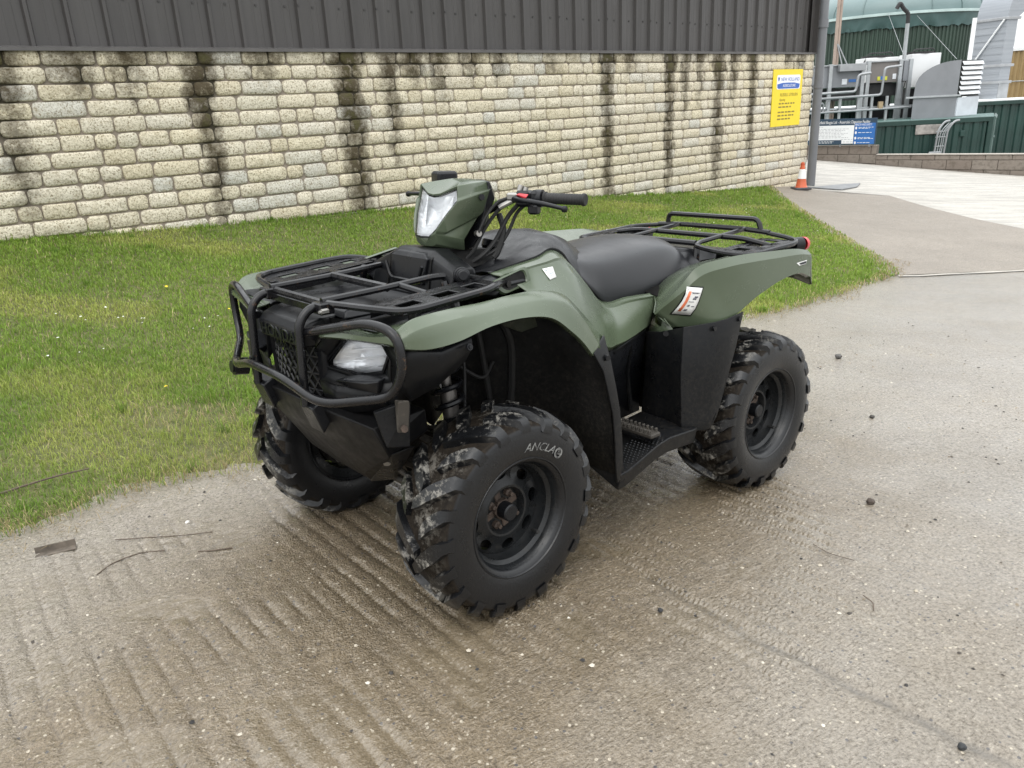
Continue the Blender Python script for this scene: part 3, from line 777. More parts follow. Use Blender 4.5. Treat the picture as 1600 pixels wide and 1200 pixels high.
# ------------------------------------------------------------------ yellow dealer sign on the stone wall
SIGN = empty('dealer_sign', wall_pt(13.94, .036, 1.345), TH)
tag(SIGN, 'yellow rectangular dealer sign fixed to the stone wall beside the downpipe', 'sign')
M_YEL = simple('sign_yellow', (.78, .60, .02), .4, var=.04); M_WHT = simple('sign_white', (.8, .8, .8), .4, var=.03)
M_BLU = simple('sign_blue', (.03, .11, .42), .4, var=.05); M_NAVY = simple('print_navy', (.02, .06, .22), .5); M_INK = simple('print_grey', (.22, .17, .03), .6)
MB().box((0, 0, 0), (1.005, .012, .985), .002).build('board', M_YEL, SIGN, smooth=0)
def rrect(w, h, r, n=4):
    P = []
    for sx, sy, a0 in ((1, 1, 0), (-1, 1, 90), (-1, -1, 180), (1, -1, 270)):
        for i in range(n + 1):
            a = R_(a0 + 90 * i / n); P.append((sx * (w / 2 - r) + r * math.cos(a), sy * (h / 2 - r) + r * math.sin(a)))
    return P
FR = lambda x, y, z: Matrix(((1, 0, 0, x), (0, 0, -1, y), (0, 1, 0, z), (0, 0, 0, 1)))     # x right, y up, faces -Y
lz = .275
MB().prism(rrect(.80, .245, .04), 0, .002, FR(.02, -.0065, lz)).build('logo_plate', M_WHT, SIGN, smooth=0)
lower = [(-.385, -.035), (-.2, -.012), (0, -.008), (.2, -.012), (.385, -.035), (.375, -.095), (.33, -.112), (-.33, -.112), (-.375, -.095)]
MB().prism(lower, 0, .0012, FR(.02, -.0087, lz)).build('logo_band', M_BLU, SIGN, smooth=0)
def lettering(name, s, size, M, mat, parent, sx=1.0):
    vs_, fs_ = text_mesh(s, size, .0006); m = MB(); m.add([M @ Vector((v.x * sx, v.y, v.z)) for v in vs_], fs_)
    return m.build(name, mat, parent, smooth=0, recalc=False)
lettering('lettering', 'NEW HOLLAND', .088, FR(.075, -.0095, lz + .045), M_BLU, SIGN, .98)
lettering('lettering', 'AGRICULTURE', .066, FR(.04, -.0108, lz - .062), M_WHT, SIGN, 1.0)
# leaf emblem beside the name: a rounded shield made of three blades
em = MB()
for a in (-24, 0, 24):
    c_, s_ = math.cos(R_(a)), math.sin(R_(a)); L = [(0, -.04), (.011, -.01), (.008, .03), (0, .048), (-.008, .03), (-.011, -.01)]
    em.prism([(x * c_ + y * s_ + s_ * .03, -x * s_ + y * c_) for x, y in L], 0, .0008, FR(-.318, -.0092, lz + .045))
em.build('emblem', M_BLU, SIGN, smooth=0)
lettering('lettering', 'RUSSELL LEYBURN', .078, FR(.06, -.0072, .055), M_INK, SIGN, .95)
lettering('lettering', 'Opening', .06, FR(-.16, -.0072, -.03), M_INK, SIGN, .95)
def print_lines(rows, y, mat, parent, h, seed):
    """small print too fine to read: broken word-long strokes; rows of (x0, x1, z)"""
    r = random.Random(seed); m = MB()
    for x0, x1, z in rows:
        x = x0
        while x < x1:
            w = min(r.uniform(.05, .12), x1 - x + .02); m.add([(x, y, z - h / 2), (x + w, y, z - h / 2), (x + w, y, z + h / 2), (x, y, z + h / 2)], [(0, 1, 2, 3)]); x += w + r.uniform(.018, .035)
    return m.build('small_print', mat, parent, smooth=0, recalc=False)
print_lines([(-.27, .25, -.095), (-.28, .13, -.155), (-.29, .27, -.245), (-.29, .24, -.305), (-.30, .16, -.365)], -.0072, M_INK, SIGN, .026, 3)
# ------------------------------------------------------------------ low retaining wall of concrete blocks
BT = (BWB - BWA) / np.hypot(*(BWB - BWA)); BTH = math.atan2(BT[1], BT[0])
BW = empty('block_wall', (BWA[0], BWA[1], 0), BTH)
tag(BW, 'low grey concrete block wall along the far edge of the concrete yard', 'wall')
M_BLOCK = NT('concrete_block', .9, spec=.3); _v = M_BLOCK.pos()
_r = M_BLOCK.n('ShaderNodeObjectInfo').outputs['Random']
_b = M_BLOCK.mix(M_BLOCK.noise(_v, 3, 5, .7), (.17, .145, .12), (.30, .265, .23))
_b = M_BLOCK.mix(M_BLOCK.math('MULTIPLY', _r, .5), _b, (.19, .15, .125))
_b = M_BLOCK.mix(M_BLOCK.ramp(M_BLOCK.noise(_v, 9, 6, .75), [(.5, 0), (.75, .7)]), _b, (.06, .052, .035))
M_BLOCK.set(Base_Color=_b); M_BLOCK.bump(M_BLOCK.noise(_v, 60, 5, .7), .6, .01)
M_BMORT = simple('block_mortar', (.11, .095, .08), .95, scale=12)
SPLIT = 2.78
core = MB().box((SPLIT / 2, .11, -.65), (SPLIT, .19, 1.49)).box((SPLIT + 3.7, .11, -.78), (7.4, .19, 1.22)).build('wall_core', M_BMORT, BW, smooth=0)
bmesh_ = {}
def block(x0, x1, z0, z1):
    key = (round(x1 - x0, 3), round(z1 - z0, 3))
    if key not in bmesh_:
        o = MB().box((0, 0, 0), (key[0] - .012, .215, key[1] - .012), .006).build('block', M_BLOCK, BW, smooth=0); bmesh_[key] = o.data
    else:
        o = bpy.data.objects.new('block', bmesh_[key]); COL.objects.link(o); o.parent = BW
    o.location = ((x0 + x1) / 2, .105 + random.uniform(-.004, .004), (z0 + z1) / 2)
def courses(xa, xb, top, hs, off):
    z = top
    for k, h in enumerate(hs):
        x = xa - ((off + k) % 2) * .265
        while x < xb - .03:
            a, b = max(x, xa), min(x + .53, xb)
            if b - a > .06: block(a, b, z - h, z)
            x += .53
        z -= h
courses(0, SPLIT, .105, [.225, .225, .225], 0)
courses(SPLIT, SPLIT + 7.4, -.14, [.115, .225, .225, .225], 1)
MB().box((SPLIT + 3.7, .1, -.128), (7.4, .235, .02), .004).build('coping', simple('coping', (.36, .33, .29), .9, scale=5), BW, smooth=0)

# ------------------------------------------------------------------ information board standing on the block wall
INFO = empty('information_board', Vector((BWA[0], BWA[1], 0)) + Vector((BT[0], BT[1], 0)) * 1.90 + Vector((-BT[1], BT[0], 0)) * -.06 + Vector((0, 0, .44)), BTH); INFO.scale = (.70, 1, 1)
tag(INFO, 'blue and white information board on posts above the low block wall', 'notice board')
M_TEAL = simple('board_navy', (.035, .065, .10), .4, var=.06); M_BBLU = simple('board_blue', (.035, .145, .42), .4, var=.06)
M_IVORY = simple('board_white', (.80, .82, .82), .4, var=.03); M_GREYP = simple('print_mid_grey', (.42, .43, .45), .6)
bw_, bh_ = 2.42, .62
MB().box((0, 0, 0), (bw_, .018, bh_), .002).build('board', M_TEAL, INFO, smooth=0)
MB().box((-.37, -.0105, -.07), (1.64, .003, .44)).build('white_panel', M_IVORY, INFO, smooth=0)
MB().box((.815, -.0105, -.055), (.70, .003, .50)).build('blue_panel', M_BBLU, INFO, smooth=0)
MB().box((-.55, -.0135, -.255), (1.20, .003, .105)).build('navy_panel', M_TEAL, INFO, smooth=0)
lettering('lettering', 'Westfield Biogas Ltd - Anaerobic Digestion Facility', .105, FR(.02, -.0108, .225), M_WHT, INFO, .88)
lettering('lettering', 'HEALTH AND SAFETY', .07, FR(.76, -.0125, .155), M_WHT, INFO, .85)
lettering('lettering', 'Welcome to site', .055, FR(-.82, -.0125, .115), M_GREYP, INFO)
print_lines([(-1.1, .25 - .12 * (i % 3), .065 - .035 * i) for i in range(7)] + [(.02, .40, -.19), (.1, .42, -.25)], -.0125, M_GREYP, INFO, .012, 5)
print_lines([(.60, 1.08, .095), (.60, .95, .07), (.60, 1.05, -.03), (.60, 1.0, -.15), (.60, 1.1, -.175), (.60, 1.02, -.27), (-.75, -.25, -.24), (-.75, -.3, -.27)], -.0155, M_IVORY, INFO, .012, 6)
ic = MB()
for z in (.08, -.03, -.16, -.27): ic.lathe([(0.001, 0), (.034, 0), (.034, .001), (.001, .001)], 12, FR(.52, -.0125, z))
ic.build('safety_symbols', M_WHT, INFO, smooth=0)
pp = MB()
for x in (-1.0, 0, 1.0): pp.box((x, .035, -.06), (.05, .04, .62))
pp.build('post', simple('galvanised', (.38, .39, .40), .45, metal=.6, scale=9), INFO, smooth=0)

# ------------------------------------------------------------------ plant behind the wall
M_CGRN = simple('container_green', (.013, .042, .035), .42, var=.25, scale=1.2); M_CGRN2 = simple('end_frame_green', (.075, .12, .11), .5, var=.2, scale=2)
M_STEEL = simple('galvanised_steel', (.40, .42, .43), .42, metal=.55, scale=5); M_GREYM = simple('grey_sheet', (.225, .235, .25), .45, metal=.2, var=.12, scale=1.5)
M_BROWNG = simple('grey_brown_sheet', (.17, .155, .145), .5, scale=2); M_WSH = simple('white_sheet', (.74, .75, .75), .45, var=.05, scale=2)
M_DARK = simple('dark_void', (.02, .02, .021), .6); M_ALU = simple('aluminium', (.33, .34, .35), .45, metal=.4, scale=4)
PF = -2.0
# front container; its far end opens at an angle
CT = empty('green_container', (11.2, 23, PF)); tag(CT, 'dark green ribbed shipping container behind the low block wall', 'container')
zt = .52 - PF
def corr(xa, xb, y, z0, z1, pitch=.277, d=.036):
    sec = []; x = xa
    while x < xb:
        for dx, dy in ((0, 0), (.07, 0), (.105, d), (.175, d), (.21, 0)): 
            if x + dx <= xb: sec.append((x + dx, y + dy))
        x += pitch
    sec.append((xb, y)); k = len(sec)
    return [(a, b, z0) for a, b in sec] + [(a, b, z1) for a, b in sec], [(i, i + 1, k + i + 1, k + i) for i in range(k - 1)]
m = MB(); v_, f_ = corr(-3.2, 2.62, .02, .1, zt - .12); m.add(v_, f_); m.build('side_wall', M_CGRN, CT, smooth=0)
E0, E1 = Vector((2.78, 0, 0)), Vector((3.62, 1.35, 0))
m = MB().box((-.3, 0.03, zt - .06), (6.1, .09, .13), .01).box((-.3, .03, .08), (6.1, .1, .16), .01).box((2.72, .05, zt / 2), (.14, .12, zt), .01).box((-3.3, .05, zt / 2), (.14, .12, zt), .01)
m.build('side_frame', M_CGRN, CT, smooth=0)
m = MB().add([(-3.3, 0, zt), (2.8, 0, zt), (3.6, 1.38, zt + .05), (3.2, 2.5, zt), (-3.3, 2.44, zt), (-3.3, 2.44, 0), (3.2, 2.5, 0), (-3.3, 0, 0), (2.8, .02, 0), (3.6, 1.38, 0)],
             [(0, 1, 2, 3, 4), (4, 3, 6, 5), (0, 4, 5, 7)]); m.build('roof', simple('roof_green', (.10, .17, .155), .45, var=.3, scale=2), CT, smooth=0)
ed = (E1 - E0).normalized(); en = Vector((ed.y, -ed.x, 0)); L = (E1 - E0).length
def EP(t, o, z): p = E0 + ed * t + en * o; return (p.x, p.y, z)
m = MB()
sec = []
for i in range(9):
    t0 = .10 + i * (L - .2) / 9; w_ = (L - .2) / 9
    sec += [(t0, .0), (t0 + w_ * .45, .0), (t0 + w_ * .55, -.035), (t0 + w_ * .95, -.035)]
k = len(sec); m.add([EP(t, o, .1) for t, o in sec] + [EP(t, o, zt - .1) for t, o in sec], [(i, i + 1, k + i + 1, k + i) for i in range(k - 1)])
m.build('end_wall', M_CGRN2, CT, smooth=0)
m = MB()
for t in (.03, L - .03): m.tube([EP(t, .02, 0), EP(t, .02, zt)], .05, 4)
m.tube([EP(0, .02, zt - .04), EP(L, .02, zt - .01)], .06, 4)
m.build('end_frame', M_CGRN2, CT, smooth=0)
m = MB().hull([EP(t, o, z) for t in (.35, 1.15) for o in (.03, .05) for z in (.5, zt - .62)]); d_ = m.build('end_hatch', simple('hatch_green', (.12, .18, .165), .5), CT, smooth=0)
MB().hull([EP(t, o, z) for t in (.30, 1.2) for o in (.03, .09) for z in (zt - .62, zt - .57)]).build('hatch_lintel', M_CGRN2, d_, smooth=0)
m = MB().box((-1.75, -.02, zt - .42), (1.9, .05, .04), .005).box((-.82, -.02, 1.2), (.05, .04, 1.9)).box((-1.75, -.012, 1.1), (1.8, .02, 1.9), .004); m.build('side_door', M_CGRN, CT, smooth=0)
m = MB().box((1.95, -.012, zt - .42), (.14, .03, .16), .02); m.build('locking_plate', M_CGRN, CT, smooth=0)
m = MB().box((.95, -.012, zt - .26), (.72, .02, .26), .01); m.build('patch_plate', simple('weathered_plate', (.30, .28, .26), .6, var=.5, scale=6), CT, smooth=0)
# cable ladder over the wall
CL = empty('cable_ladder', (12.3, 22.86, PF)); tag(CL, 'bright metal cable ladder bending up the side of the green container', 'cable ladder')
for dx in (0, .27):
    m = MB(); m.tube(fillet([(dx - .05, -.06, .6), (dx + .03, -.08, 2.25), (dx + .20, -.06, 2.46), (dx + .35, -.03, 2.48)], .2), .028, 6); m.build('side_rail', M_ALU, CL)
m = MB()
for z in (1.3, 1.55, 1.8, 2.05, 2.2): m.tube([(-.02, -.07, z), (.26, -.07, z)], .014, 6)
for dx in (.08, .15, .2): m.tube(fillet([(dx - .05, -.05, .5), (dx + .03, -.06, 2.2), (dx + .25, -.04, 2.42)], .2), .016, 6)
m.build('rung', M_STEEL, CL)
MB().box((.0, -.09, 1.45), (.34, .05, .42), .01).build('clamp_plate', M_STEEL, CL, smooth=0)

CB = empty('rear_container', (15.5, 27, PF)); tag(CB, 'plain dark green container set further back at the right edge', 'container')
m = MB(); v_, f_ = corr(-6.5, 6.5, .02, .1, 2.74); m.add(v_, f_); m.box((0, 1.3, 1.4), (13, 2.44, 2.8)); m.box((0, .0, 2.78), (13, .09, .12), .01); m.build('body', M_CGRN, CB, smooth=0)
m = MB().box((0, 1.25, 2.86), (13, 2.5, .03)); m.build('roof_edge', M_IVORY, CB, smooth=0)

# gas digester tank
TK = empty('digester_tank', (21.15, 45, PF)); tag(TK, 'round green digester tank with pale green membrane dome', 'tank')
M_TANK = simple('tank_cladding', (.028, .052, .038), .5, var=.15, scale=.6)
RT, HT = 4.45, 4.73 - PF
N = 840; rowa = [(RT + .035 * math.cos(k * 2 * math.pi / 6 * 1.0)) for k in range(N)]
ring = [[((RT + (.03 if (k % 6) < 3 else -.03)) * math.cos(2 * math.pi * k / N), (RT + (.03 if (k % 6) < 3 else -.03)) * math.sin(2 * math.pi * k / N), z) for k in range(N)] for z in (0, HT - .4)]
MB().grid(ring, closev=True).build('tank_wall', M_TANK, TK, smooth=0)
M_SKIRT = simple('membrane_skirt', (.030, .070, .066), .38, var=.25, scale=.8)
rs2 = random.Random(5); rows = []
wv = [rs2.uniform(-1, 1) for _ in range(180)]
for j, z in enumerate((HT - .62, HT - .45, HT - .25, HT - .02)):
    rows.append([((RT + .10 + .07 * wv[(k + j * (1 if (k // 7) % 2 else -1)) % 180] * (1 - j / 4)) * math.cos(2 * math.pi * k / 180), (RT + .10 + .07 * wv[(k + j * (1 if (k // 7) % 2 else -1)) % 180] * (1 - j / 4)) * math.sin(2 * math.pi * k / 180),
                  z + (.05 * wv[(k * 3) % 180] if j == 0 else 0)) for k in range(180)])
MB().grid(rows, closev=True).build('membrane_skirt', M_SKIRT, TK, smooth=30)
M_RIMP = simple('rim_pale', (.42, .53, .52), .45, scale=1)
MB().lathe([(RT + .03, HT - .05), (RT + .17, HT - .03), (RT + .17, HT + .09), (RT + .02, HT + .1)], 96).build('rim', M_RIMP, TK)
M_DOME = NT('dome_membrane', .42); _v = M_DOME.coord('Object')
M_DOME.set(Base_Color=M_DOME.ramp(M_DOME.noise(_v, .5, 5, .6), [(.3, (.115, .175, .175)), (.7, (.155, .215, .215))]))
prof = [(RT * math.cos(t) ** .85, HT + .1 + 1.75 * math.sin(t)) for t in [i * math.pi / 2 / 16 for i in range(16)]] + [(.01, HT + 1.85)]
MB().lathe(prof, 72).build('membrane_dome', M_DOME, TK)
m = MB()
for a in range(0, 360, 20):
    c_, s_ = math.cos(R_(a + 7)), math.sin(R_(a + 7)); m.tube([(r * c_ * 1.004, r * s_ * 1.004, z + .01) for r, z in prof], .02, 5)
m.build('membrane_seam', M_DOME, TK)

# steel vent pole with curved head, lattice pole with stays
def post_thing(name, label, cat, base, parts):
    e = empty(name, base); tag(e, label, cat)
    for nm, mb, mt in parts: mb.build(nm, mt, e)
    return e
post_thing('vent_pipe', 'thin steel vent pipe with a dark curved head in front of the tank', 'pipe', (12.36, 25.2, PF),
           [('pipe', MB().tube([(0, 0, 0), (-.05, 0, 5.25)], .055, 10), M_STEEL),
            ('vent_head', MB().tube(fillet([(-.05, 0, 5.2), (-.06, 0, 5.48), (-.22, 0, 5.60), (-.34, 0, 5.78), (-.42, 0, 5.62)], .09), .06, 8), M_DARK)])
post_thing('brown_mast', 'tall pale brown mast with two stays at its foot', 'mast', (10.40, 25.6, PF),
           [('pole', MB().box((-.03, 0, 3.6), (.065, .1, 7.2)).box((.045, 0, 3.6), (.06, .1, 7.2)), simple('mast_brown', (.36, .28, .23), .6, scale=3)),
            ('stay', MB().tube([(.0, -.05, 4.75), (.17, -.15, 4.1)], .018, 6).tube([(.02, -.05, 4.75), (.34, -.15, 4.1)], .018, 6), M_ALU)])
post_thing('white_pole', 'slim white pole beside the tall grey duct', 'pole', (16.24, 28.6, PF), [('pole', MB().tube([(0, 0, 0), (.0, 0, 5.5)], .07, 8), M_WSH)])
def wire(a, b, label): 
    o = MB().tube([(0, 0, 0), Vector(b) - Vector(a)], .007, 5).build('guy_wire', M_ALU); o.location = a; tag(o, label, 'wire', 'guy wires around the plant'); return o
wire((13.59, 24.6, 2.13), (20.14, 40.4, 4.59), 'thin guy wire running down to the hooded grey ducting')
wire((12.19, 25.0, 2.34), (18.76, 40.4, 4.71), 'thin guy wire running down to the white fan housing')

# dry coolers: grey sheet units on galvanised legs
M_LBL = simple('label_yellow', (.55, .55, .05), .5); M_LBW = simple('label_white', (.7, .72, .75), .5)
def cooler(name, label, x0, x1, z0, z1, y, mat, legs, extra):
    e = empty(name, ((x0 + x1) / 2, y, PF)); tag(e, label, 'cooling unit', 'cooling units behind the wall'); cx = (x0 + x1) / 2
    MB().box((0, .5, (z0 + z1) / 2 - PF), (x1 - x0, 1.0, z1 - z0), .01).build('casing', mat, e, smooth=0)
    for lx in legs: MB().box((lx - cx, -.05, (z1 - PF) / 2 + .02), (.11, .09, z1 - PF + .04), .006).build('leg', M_STEEL, e, smooth=0)
    MB().box((0, -.01, z1 - PF + .012), (x1 - x0 + .02, .06, .035)).build('top_rail', M_STEEL, e, smooth=0)
    MB().box((0, .45, z0 - PF - .2), (x1 - x0 - .2, .6, .36)).build('fan_void', M_DARK, e, smooth=0)
    for nm, c, d, mt in extra: MB().box((c[0] - cx, c[1], c[2] - PF), d, .004).build(nm, mt, e, smooth=0)
    return e
cooler('dry_cooler', 'grey cooling unit on legs nearest the building corner', 9.1, 11.02, 1.50, 2.12, 25.0, M_GREYM, (10.02, 11.0),
       [('sun_shield', (10.62, -.12, 2.05), (.78, .2, .20), M_ALU), ('label_plate', (10.48, -.012, 1.66), (.16, .01, .16), M_LBW), ('label_plate', (10.72, -.012, 1.68), (.22, .01, .08), M_BBLU)])
cooler('dry_cooler', 'brownish grey cooling unit with a yellow label in the middle', 11.1, 12.34, 1.58, 2.17, 25.0, M_BROWNG, (11.16, 12.12, 12.42),
       [('label_plate', (11.62, -.012, 1.70), (.3, .01, .11), M_LBL), ('label_plate', (11.6, -.016, 1.71), (.09, .01, .1), M_BBLU), ('label_plate', (11.98, -.012, 1.74), (.11, .01, .15), M_LBW), ('end_panel', (12.3, -.03, 1.88), (.16, .06, .56), M_GREYM), ('white_post', (11.07, -.04, 1.85), (.12, .05, .5), M_WSH)])
def fan_house(label, x0, x1, z0, z1, y):
    e = empty('fan_housing', ((x0 + x1) / 2, y, PF)); tag(e, label, 'fan housing', 'white fan housings'); w_ = x1 - x0
    MB().box((0, .4, (z0 + z1) / 2 - PF), (w_, .8, z1 - z0), .01).build('casing', M_WSH, e, smooth=0)
    MB().tube(fillet([(-w_ / 2 - .1, .1, z0 - PF), (-w_ / 2 + .08, .1, z1 - PF + .13), (w_ / 2 - .2, .1, z1 - PF + .14), (w_ / 2 - .15, .1, z1 - PF)], .1), .018, 6).build('guard_rail', M_DARK, e)
    MB().lathe([(.42, 0), (.42, .06), (.38, .06)], 20, Matrix.Translation((-.05, .4, z1 - PF))).build('fan_ring', M_DARK, e)
    MB().box((0, .4, (z0 - .02) / 2 - PF / 2), (w_ * .8, .6, z0 - PF - .05)).build('plinth', M_DARK, e, smooth=0)
fan_house('white fan housing with a black rail above the brownish cooler', 11.5, 12.52, 2.05, 2.32, 25.9)
fan_house('taller white fan housing half hidden by the curved grey hood', 12.75, 13.65, 1.4, 2.36, 25.6)

# pipework
def pipe_thing(label, paths, r, mt):
    e = empty('pipe_run', (10.5, 24.3, PF)); tag(e, label, 'pipework', 'plant pipework'); o = Vector((10.5, 24.3, PF))
    for p in paths: MB().tube(fillet([Vector(q) - o for q in p], .09, 5), r, 8).build('pipe', mt, e)
    return e
pipe_thing('upper grey pipe bending up to the nearer cooler', [[(8.3, 24.3, 1.33), (10.55, 24.3, 1.37), (10.6, 24.3, 1.83), (10.95, 24.3, 1.86)]], .036, M_ALU)
pipe_thing('second grey pipe rising in a bend to the middle cooler', [[(8.3, 24.35, 1.19), (11.34, 24.35, 1.24), (11.38, 24.35, 1.98), (11.85, 24.35, 2.02)]], .036, M_ALU)
pipe_thing('lowest pale pipe along the top of the containers', [[(8.3, 24.4, .80), (12.3, 24.4, .86)], [(8.3, 24.45, 1.05), (9.7, 24.45, 1.08), (9.68, 24.45, .8)]], .032, M_ALU)
fr = empty('pipe_rack', (10.5, 24.6, PF)); tag(fr, 'galvanised steel rack of short posts carrying the pipes', 'pipe rack')
for x in (9.55, 9.85, 10.2, 10.75, 11.15, 11.6): MB().box((x - 10.5, -.1, 1.6), (.07, .06, 3.2), .004).build('post', M_STEEL, fr, smooth=0)
MB().box((.3, -.02, 2.9), (4.4, .06, .05)).build('rail', M_STEEL, fr, smooth=0)
o = MB().box((0, 0, 0), (.13, .1, .2), .01).build('junction_box', simple('tan_box', (.36, .27, .16), .6)); o.location = (11.38, 24.42, .95); tag(o, 'small tan junction box clipped to the pipe rack', 'junction box')

# hooded ducting with louvres
HD = empty('louvred_hood', (12.75, 24, PF)); tag(HD, 'grey hooded duct with quarter round side and white louvres', 'duct')
q = [(-.62, 3.12), (-.60, 3.42)] + [(-.60 + 1.2 * (1 - math.cos(t)), 3.42 + .66 * math.sin(t)) for t in [R_(8 + 82 * i / 10) for i in range(11)]] + [(.66, 4.09), (.66, 3.12)]
M4 = Matrix(((1, 0, 0, 0), (0, 0, 1, 0), (0, 1, 0, 0), (0, 0, 0, 1)))
MSK = Matrix(((1, 0, .52, 0), (0, 0, 1, 0), (0, 1, 0, 0), (0, 0, 0, 1)))      # the duct runs back at a slant
MB().prism(q, 0, 1.3, MSK).build('hood', M_GREYM, HD, smooth=30)
MB().prism([(-.615, 2.48), (.66, 2.48), (.66, 3.10), (-.615, 3.10)], 0, 1.25, MSK).build('base_box', M_GREYM, HD, smooth=0)
MB().box((-.05, -.02, 3.12), (1.6, .05, .05), .004).build('flange', M_STEEL, HD, smooth=0)
sd = Vector((.86, .42, 0)); so = Vector((.68, 0, 0)); nn = Vector((.42, -.58, 0)).normalized()
M_LOUV = simple('louvre_white', (.66, .68, .70), .45, scale=3)
MB().add([so + Vector((0, .02, 3.08)), so + sd + Vector((0, .02, 3.08)), so + sd + Vector((0, .02, 4.07)), so + Vector((0, .02, 4.08))], [(0, 1, 2, 3)]).build('louvre_back', M_DARK, HD, smooth=0)
for i in range(7):
    z = 3.12 + i * .135
    MB().hull([so + sd * t + nn * n_ + Vector((0, 0, z + dz_)) for t in (.02, .98) for n_, dz_ in ((.0, .115), (.05, .03), (.05, .015), (0, .10))]).build('louvre', M_LOUV, HD, smooth=0)
MB().hull([so + sd * t + nn * n_ + Vector((0, 0, z)) for t in (0, 1) for n_ in (-.03, .02) for z in (2.55, 3.06)]).build('pale_panel', simple('pale_sheet', (.55, .58, .62), .4, scale=2), HD, smooth=0)

# tall silver duct elbow
SD = empty('tall_duct', (17.4, 29, PF)); tag(SD, 'tall silver grey duct rising to an elbow at the right edge', 'duct')
M_DUCT = NT('ribbed_duct', .4, .35); _v = M_DUCT.coord('Object', None, (.3, .3, 9))
M_DUCT.set(Base_Color=M_DUCT.ramp(M_DUCT.noise(_v, 1.2, 3), [(.3, (.27, .29, .315)), (.7, (.35, .37, .395))]))
SD.location = (17.61, 29.0, PF); SD.rotation_euler = (0, 0, R_(18.4))
MB().box((.235, .63, 2.75), (.47, 1.26, 5.5), .01).build('riser', M_DUCT, SD, smooth=0)
q = [(0, 5.5)] + [(1.9 * (1 - math.cos(t)), 5.5 + 1.7 * math.sin(t)) for t in [R_(90 * i / 12) for i in range(1, 13)]] + [(2.8, 7.2), (2.8, 5.95), (.95, 5.85), (.47, 5.5)]
MB().prism(q, .01, 1.25, M4).build('elbow', M_DUCT, SD, smooth=30)
for z in (5.48, 3.97, 3.42): MB().box((.235, .63, z), (.60, 1.40, .09), .01).build('band', M_ALU, SD, smooth=0)
MB().box((.235, -.02, 3.0), (.46, .03, .75), .005).build('pale_panel', M_ALU, SD, smooth=0)
MB().tube([(-.06, 1.2, 4.0), (-.06, .08, 5.45)], .03, 6).build('brace', M_WSH, SD)
m = MB()
for i in range(24): m.box((-.005, .63, .4 + i * .22), (.03, 1.25, .025))
m.build('duct_seams', M_DUCT, SD, smooth=0)

SL = empty('brown_silo', (24.6, 38, PF)); tag(SL, 'brown ribbed tank with a pale lid at the right edge', 'tank')
N = 240; ring = [[((1.35 + (.03 if (k % 6) < 3 else -.02)) * math.cos(2 * math.pi * k / N), (1.35 + (.03 if (k % 6) < 3 else -.02)) * math.sin(2 * math.pi * k / N), z) for k in range(N)] for z in (0, 4.72)]
MB().grid(ring, closev=True).build('tank_wall', simple('silo_brown', (.27, .19, .085), .55, scale=1), SL, smooth=0)
MB().lathe([(1.42, 4.70), (1.42, 4.82), (.02, 5.2)], 40).build('lid', M_WSH, SL)
m = MB(); 
for z in (1.6, 2.6, 3.4): m.lathe([(1.40, z), (1.42, z + .02), (1.40, z + .04)], 40)
m.build('hoop', M_STEEL, SL)
LP = empty('railing', (18.2, 27.5, PF)); tag(LP, 'light metal handrail on the rear container roof', 'railing')
for x in (-.25, .9, 1.9): MB().tube([(x, 0, 2.86), (x, 0, 4.0)], .022, 6).build('post', M_ALU, LP)
for z in (3.35, 3.98): MB().tube([(-.3, 0, z), (2.4, 0, z)], .018, 6).build('rail', M_ALU, LP)

# ------------------------------------------------------------------ traffic cone and steel plate by the corner
CP = (5.62, 14.93); CN = empty('traffic_cone', (CP[0], CP[1], gz1(*CP) + .012)); tag(CN, 'orange traffic cone with a white band at the building corner', 'traffic cone')
M_ORG = simple('cone_orange', (.50, .10, .035), .5, var=.1); M_RUB = simple('rubber_base', (.06, .06, .065), .7)
MB().box((0, 0, .022), (.30, .30, .045), .012).build('base', M_RUB, CN, smooth=0)
fr_ = lambda z: .102 - .074 * (z - .04) / .45
MB().lathe([(fr_(.04) + .02, .04), (fr_(.06), .06), (fr_(.2), .2)], 24).lathe([(fr_(.37), .37), (fr_(.49), .49), (.02, .495), (.001, .495)], 24).build('cone_body', M_ORG, CN)
MB().lathe([(fr_(.2), .2), (fr_(.2) + .003, .2), (fr_(.37) + .003, .37), (fr_(.37), .37)], 24).build('reflective_band', M_WSH, CN)
MB().lathe([(.034, .445), (.040, .45), (.036, .475), (.032, .475)], 18).build('collar', simple('collar_red', (.40, .06, .02), .5), CN)
pl = [(5.95, 15.35), (6.85, 16.05), (7.35, 16.3), (7.05, 15.75), (6.5, 15.2)]
cx, cy = 6.6, 15.7; m = MB(); P3 = [(x - cx, y - cy, gz1(x, y) - gz1(cx, cy)) for x, y in pl]; n = len(P3)
m.add([(x, y, z + .014) for x, y, z in P3] + [(x, y, z + .03) for x, y, z in P3], [tuple(range(n))[::-1], tuple(range(n, 2 * n))] + [(i, (i + 1) % n, n + (i + 1) % n, n + i) for i in range(n)])
o = m.build('steel_plate', simple('plate_grey', (.20, .205, .21), .55, metal=.2), smooth=0); o.location = (cx, cy, gz1(cx, cy)); tag(o, 'flat grey steel sheet lying on the concrete beside the cone', 'steel sheet')
# ================================================================== the quad bike
QB = bpy.data.objects.new('quad_bike', None); COL.objects.link(QB); QB.empty_display_size = .3
QB.matrix_world = Matrix(((-.756220, .653556, .031564, .112842), (-.652472, -.756830, .038595, 2.782628), (.049113, .008592, .998756, 0.0), (0, 0, 0, 1)))
tag(QB, 'olive green and black quad bike with racks front and rear, parked on wet concrete', 'quad bike')

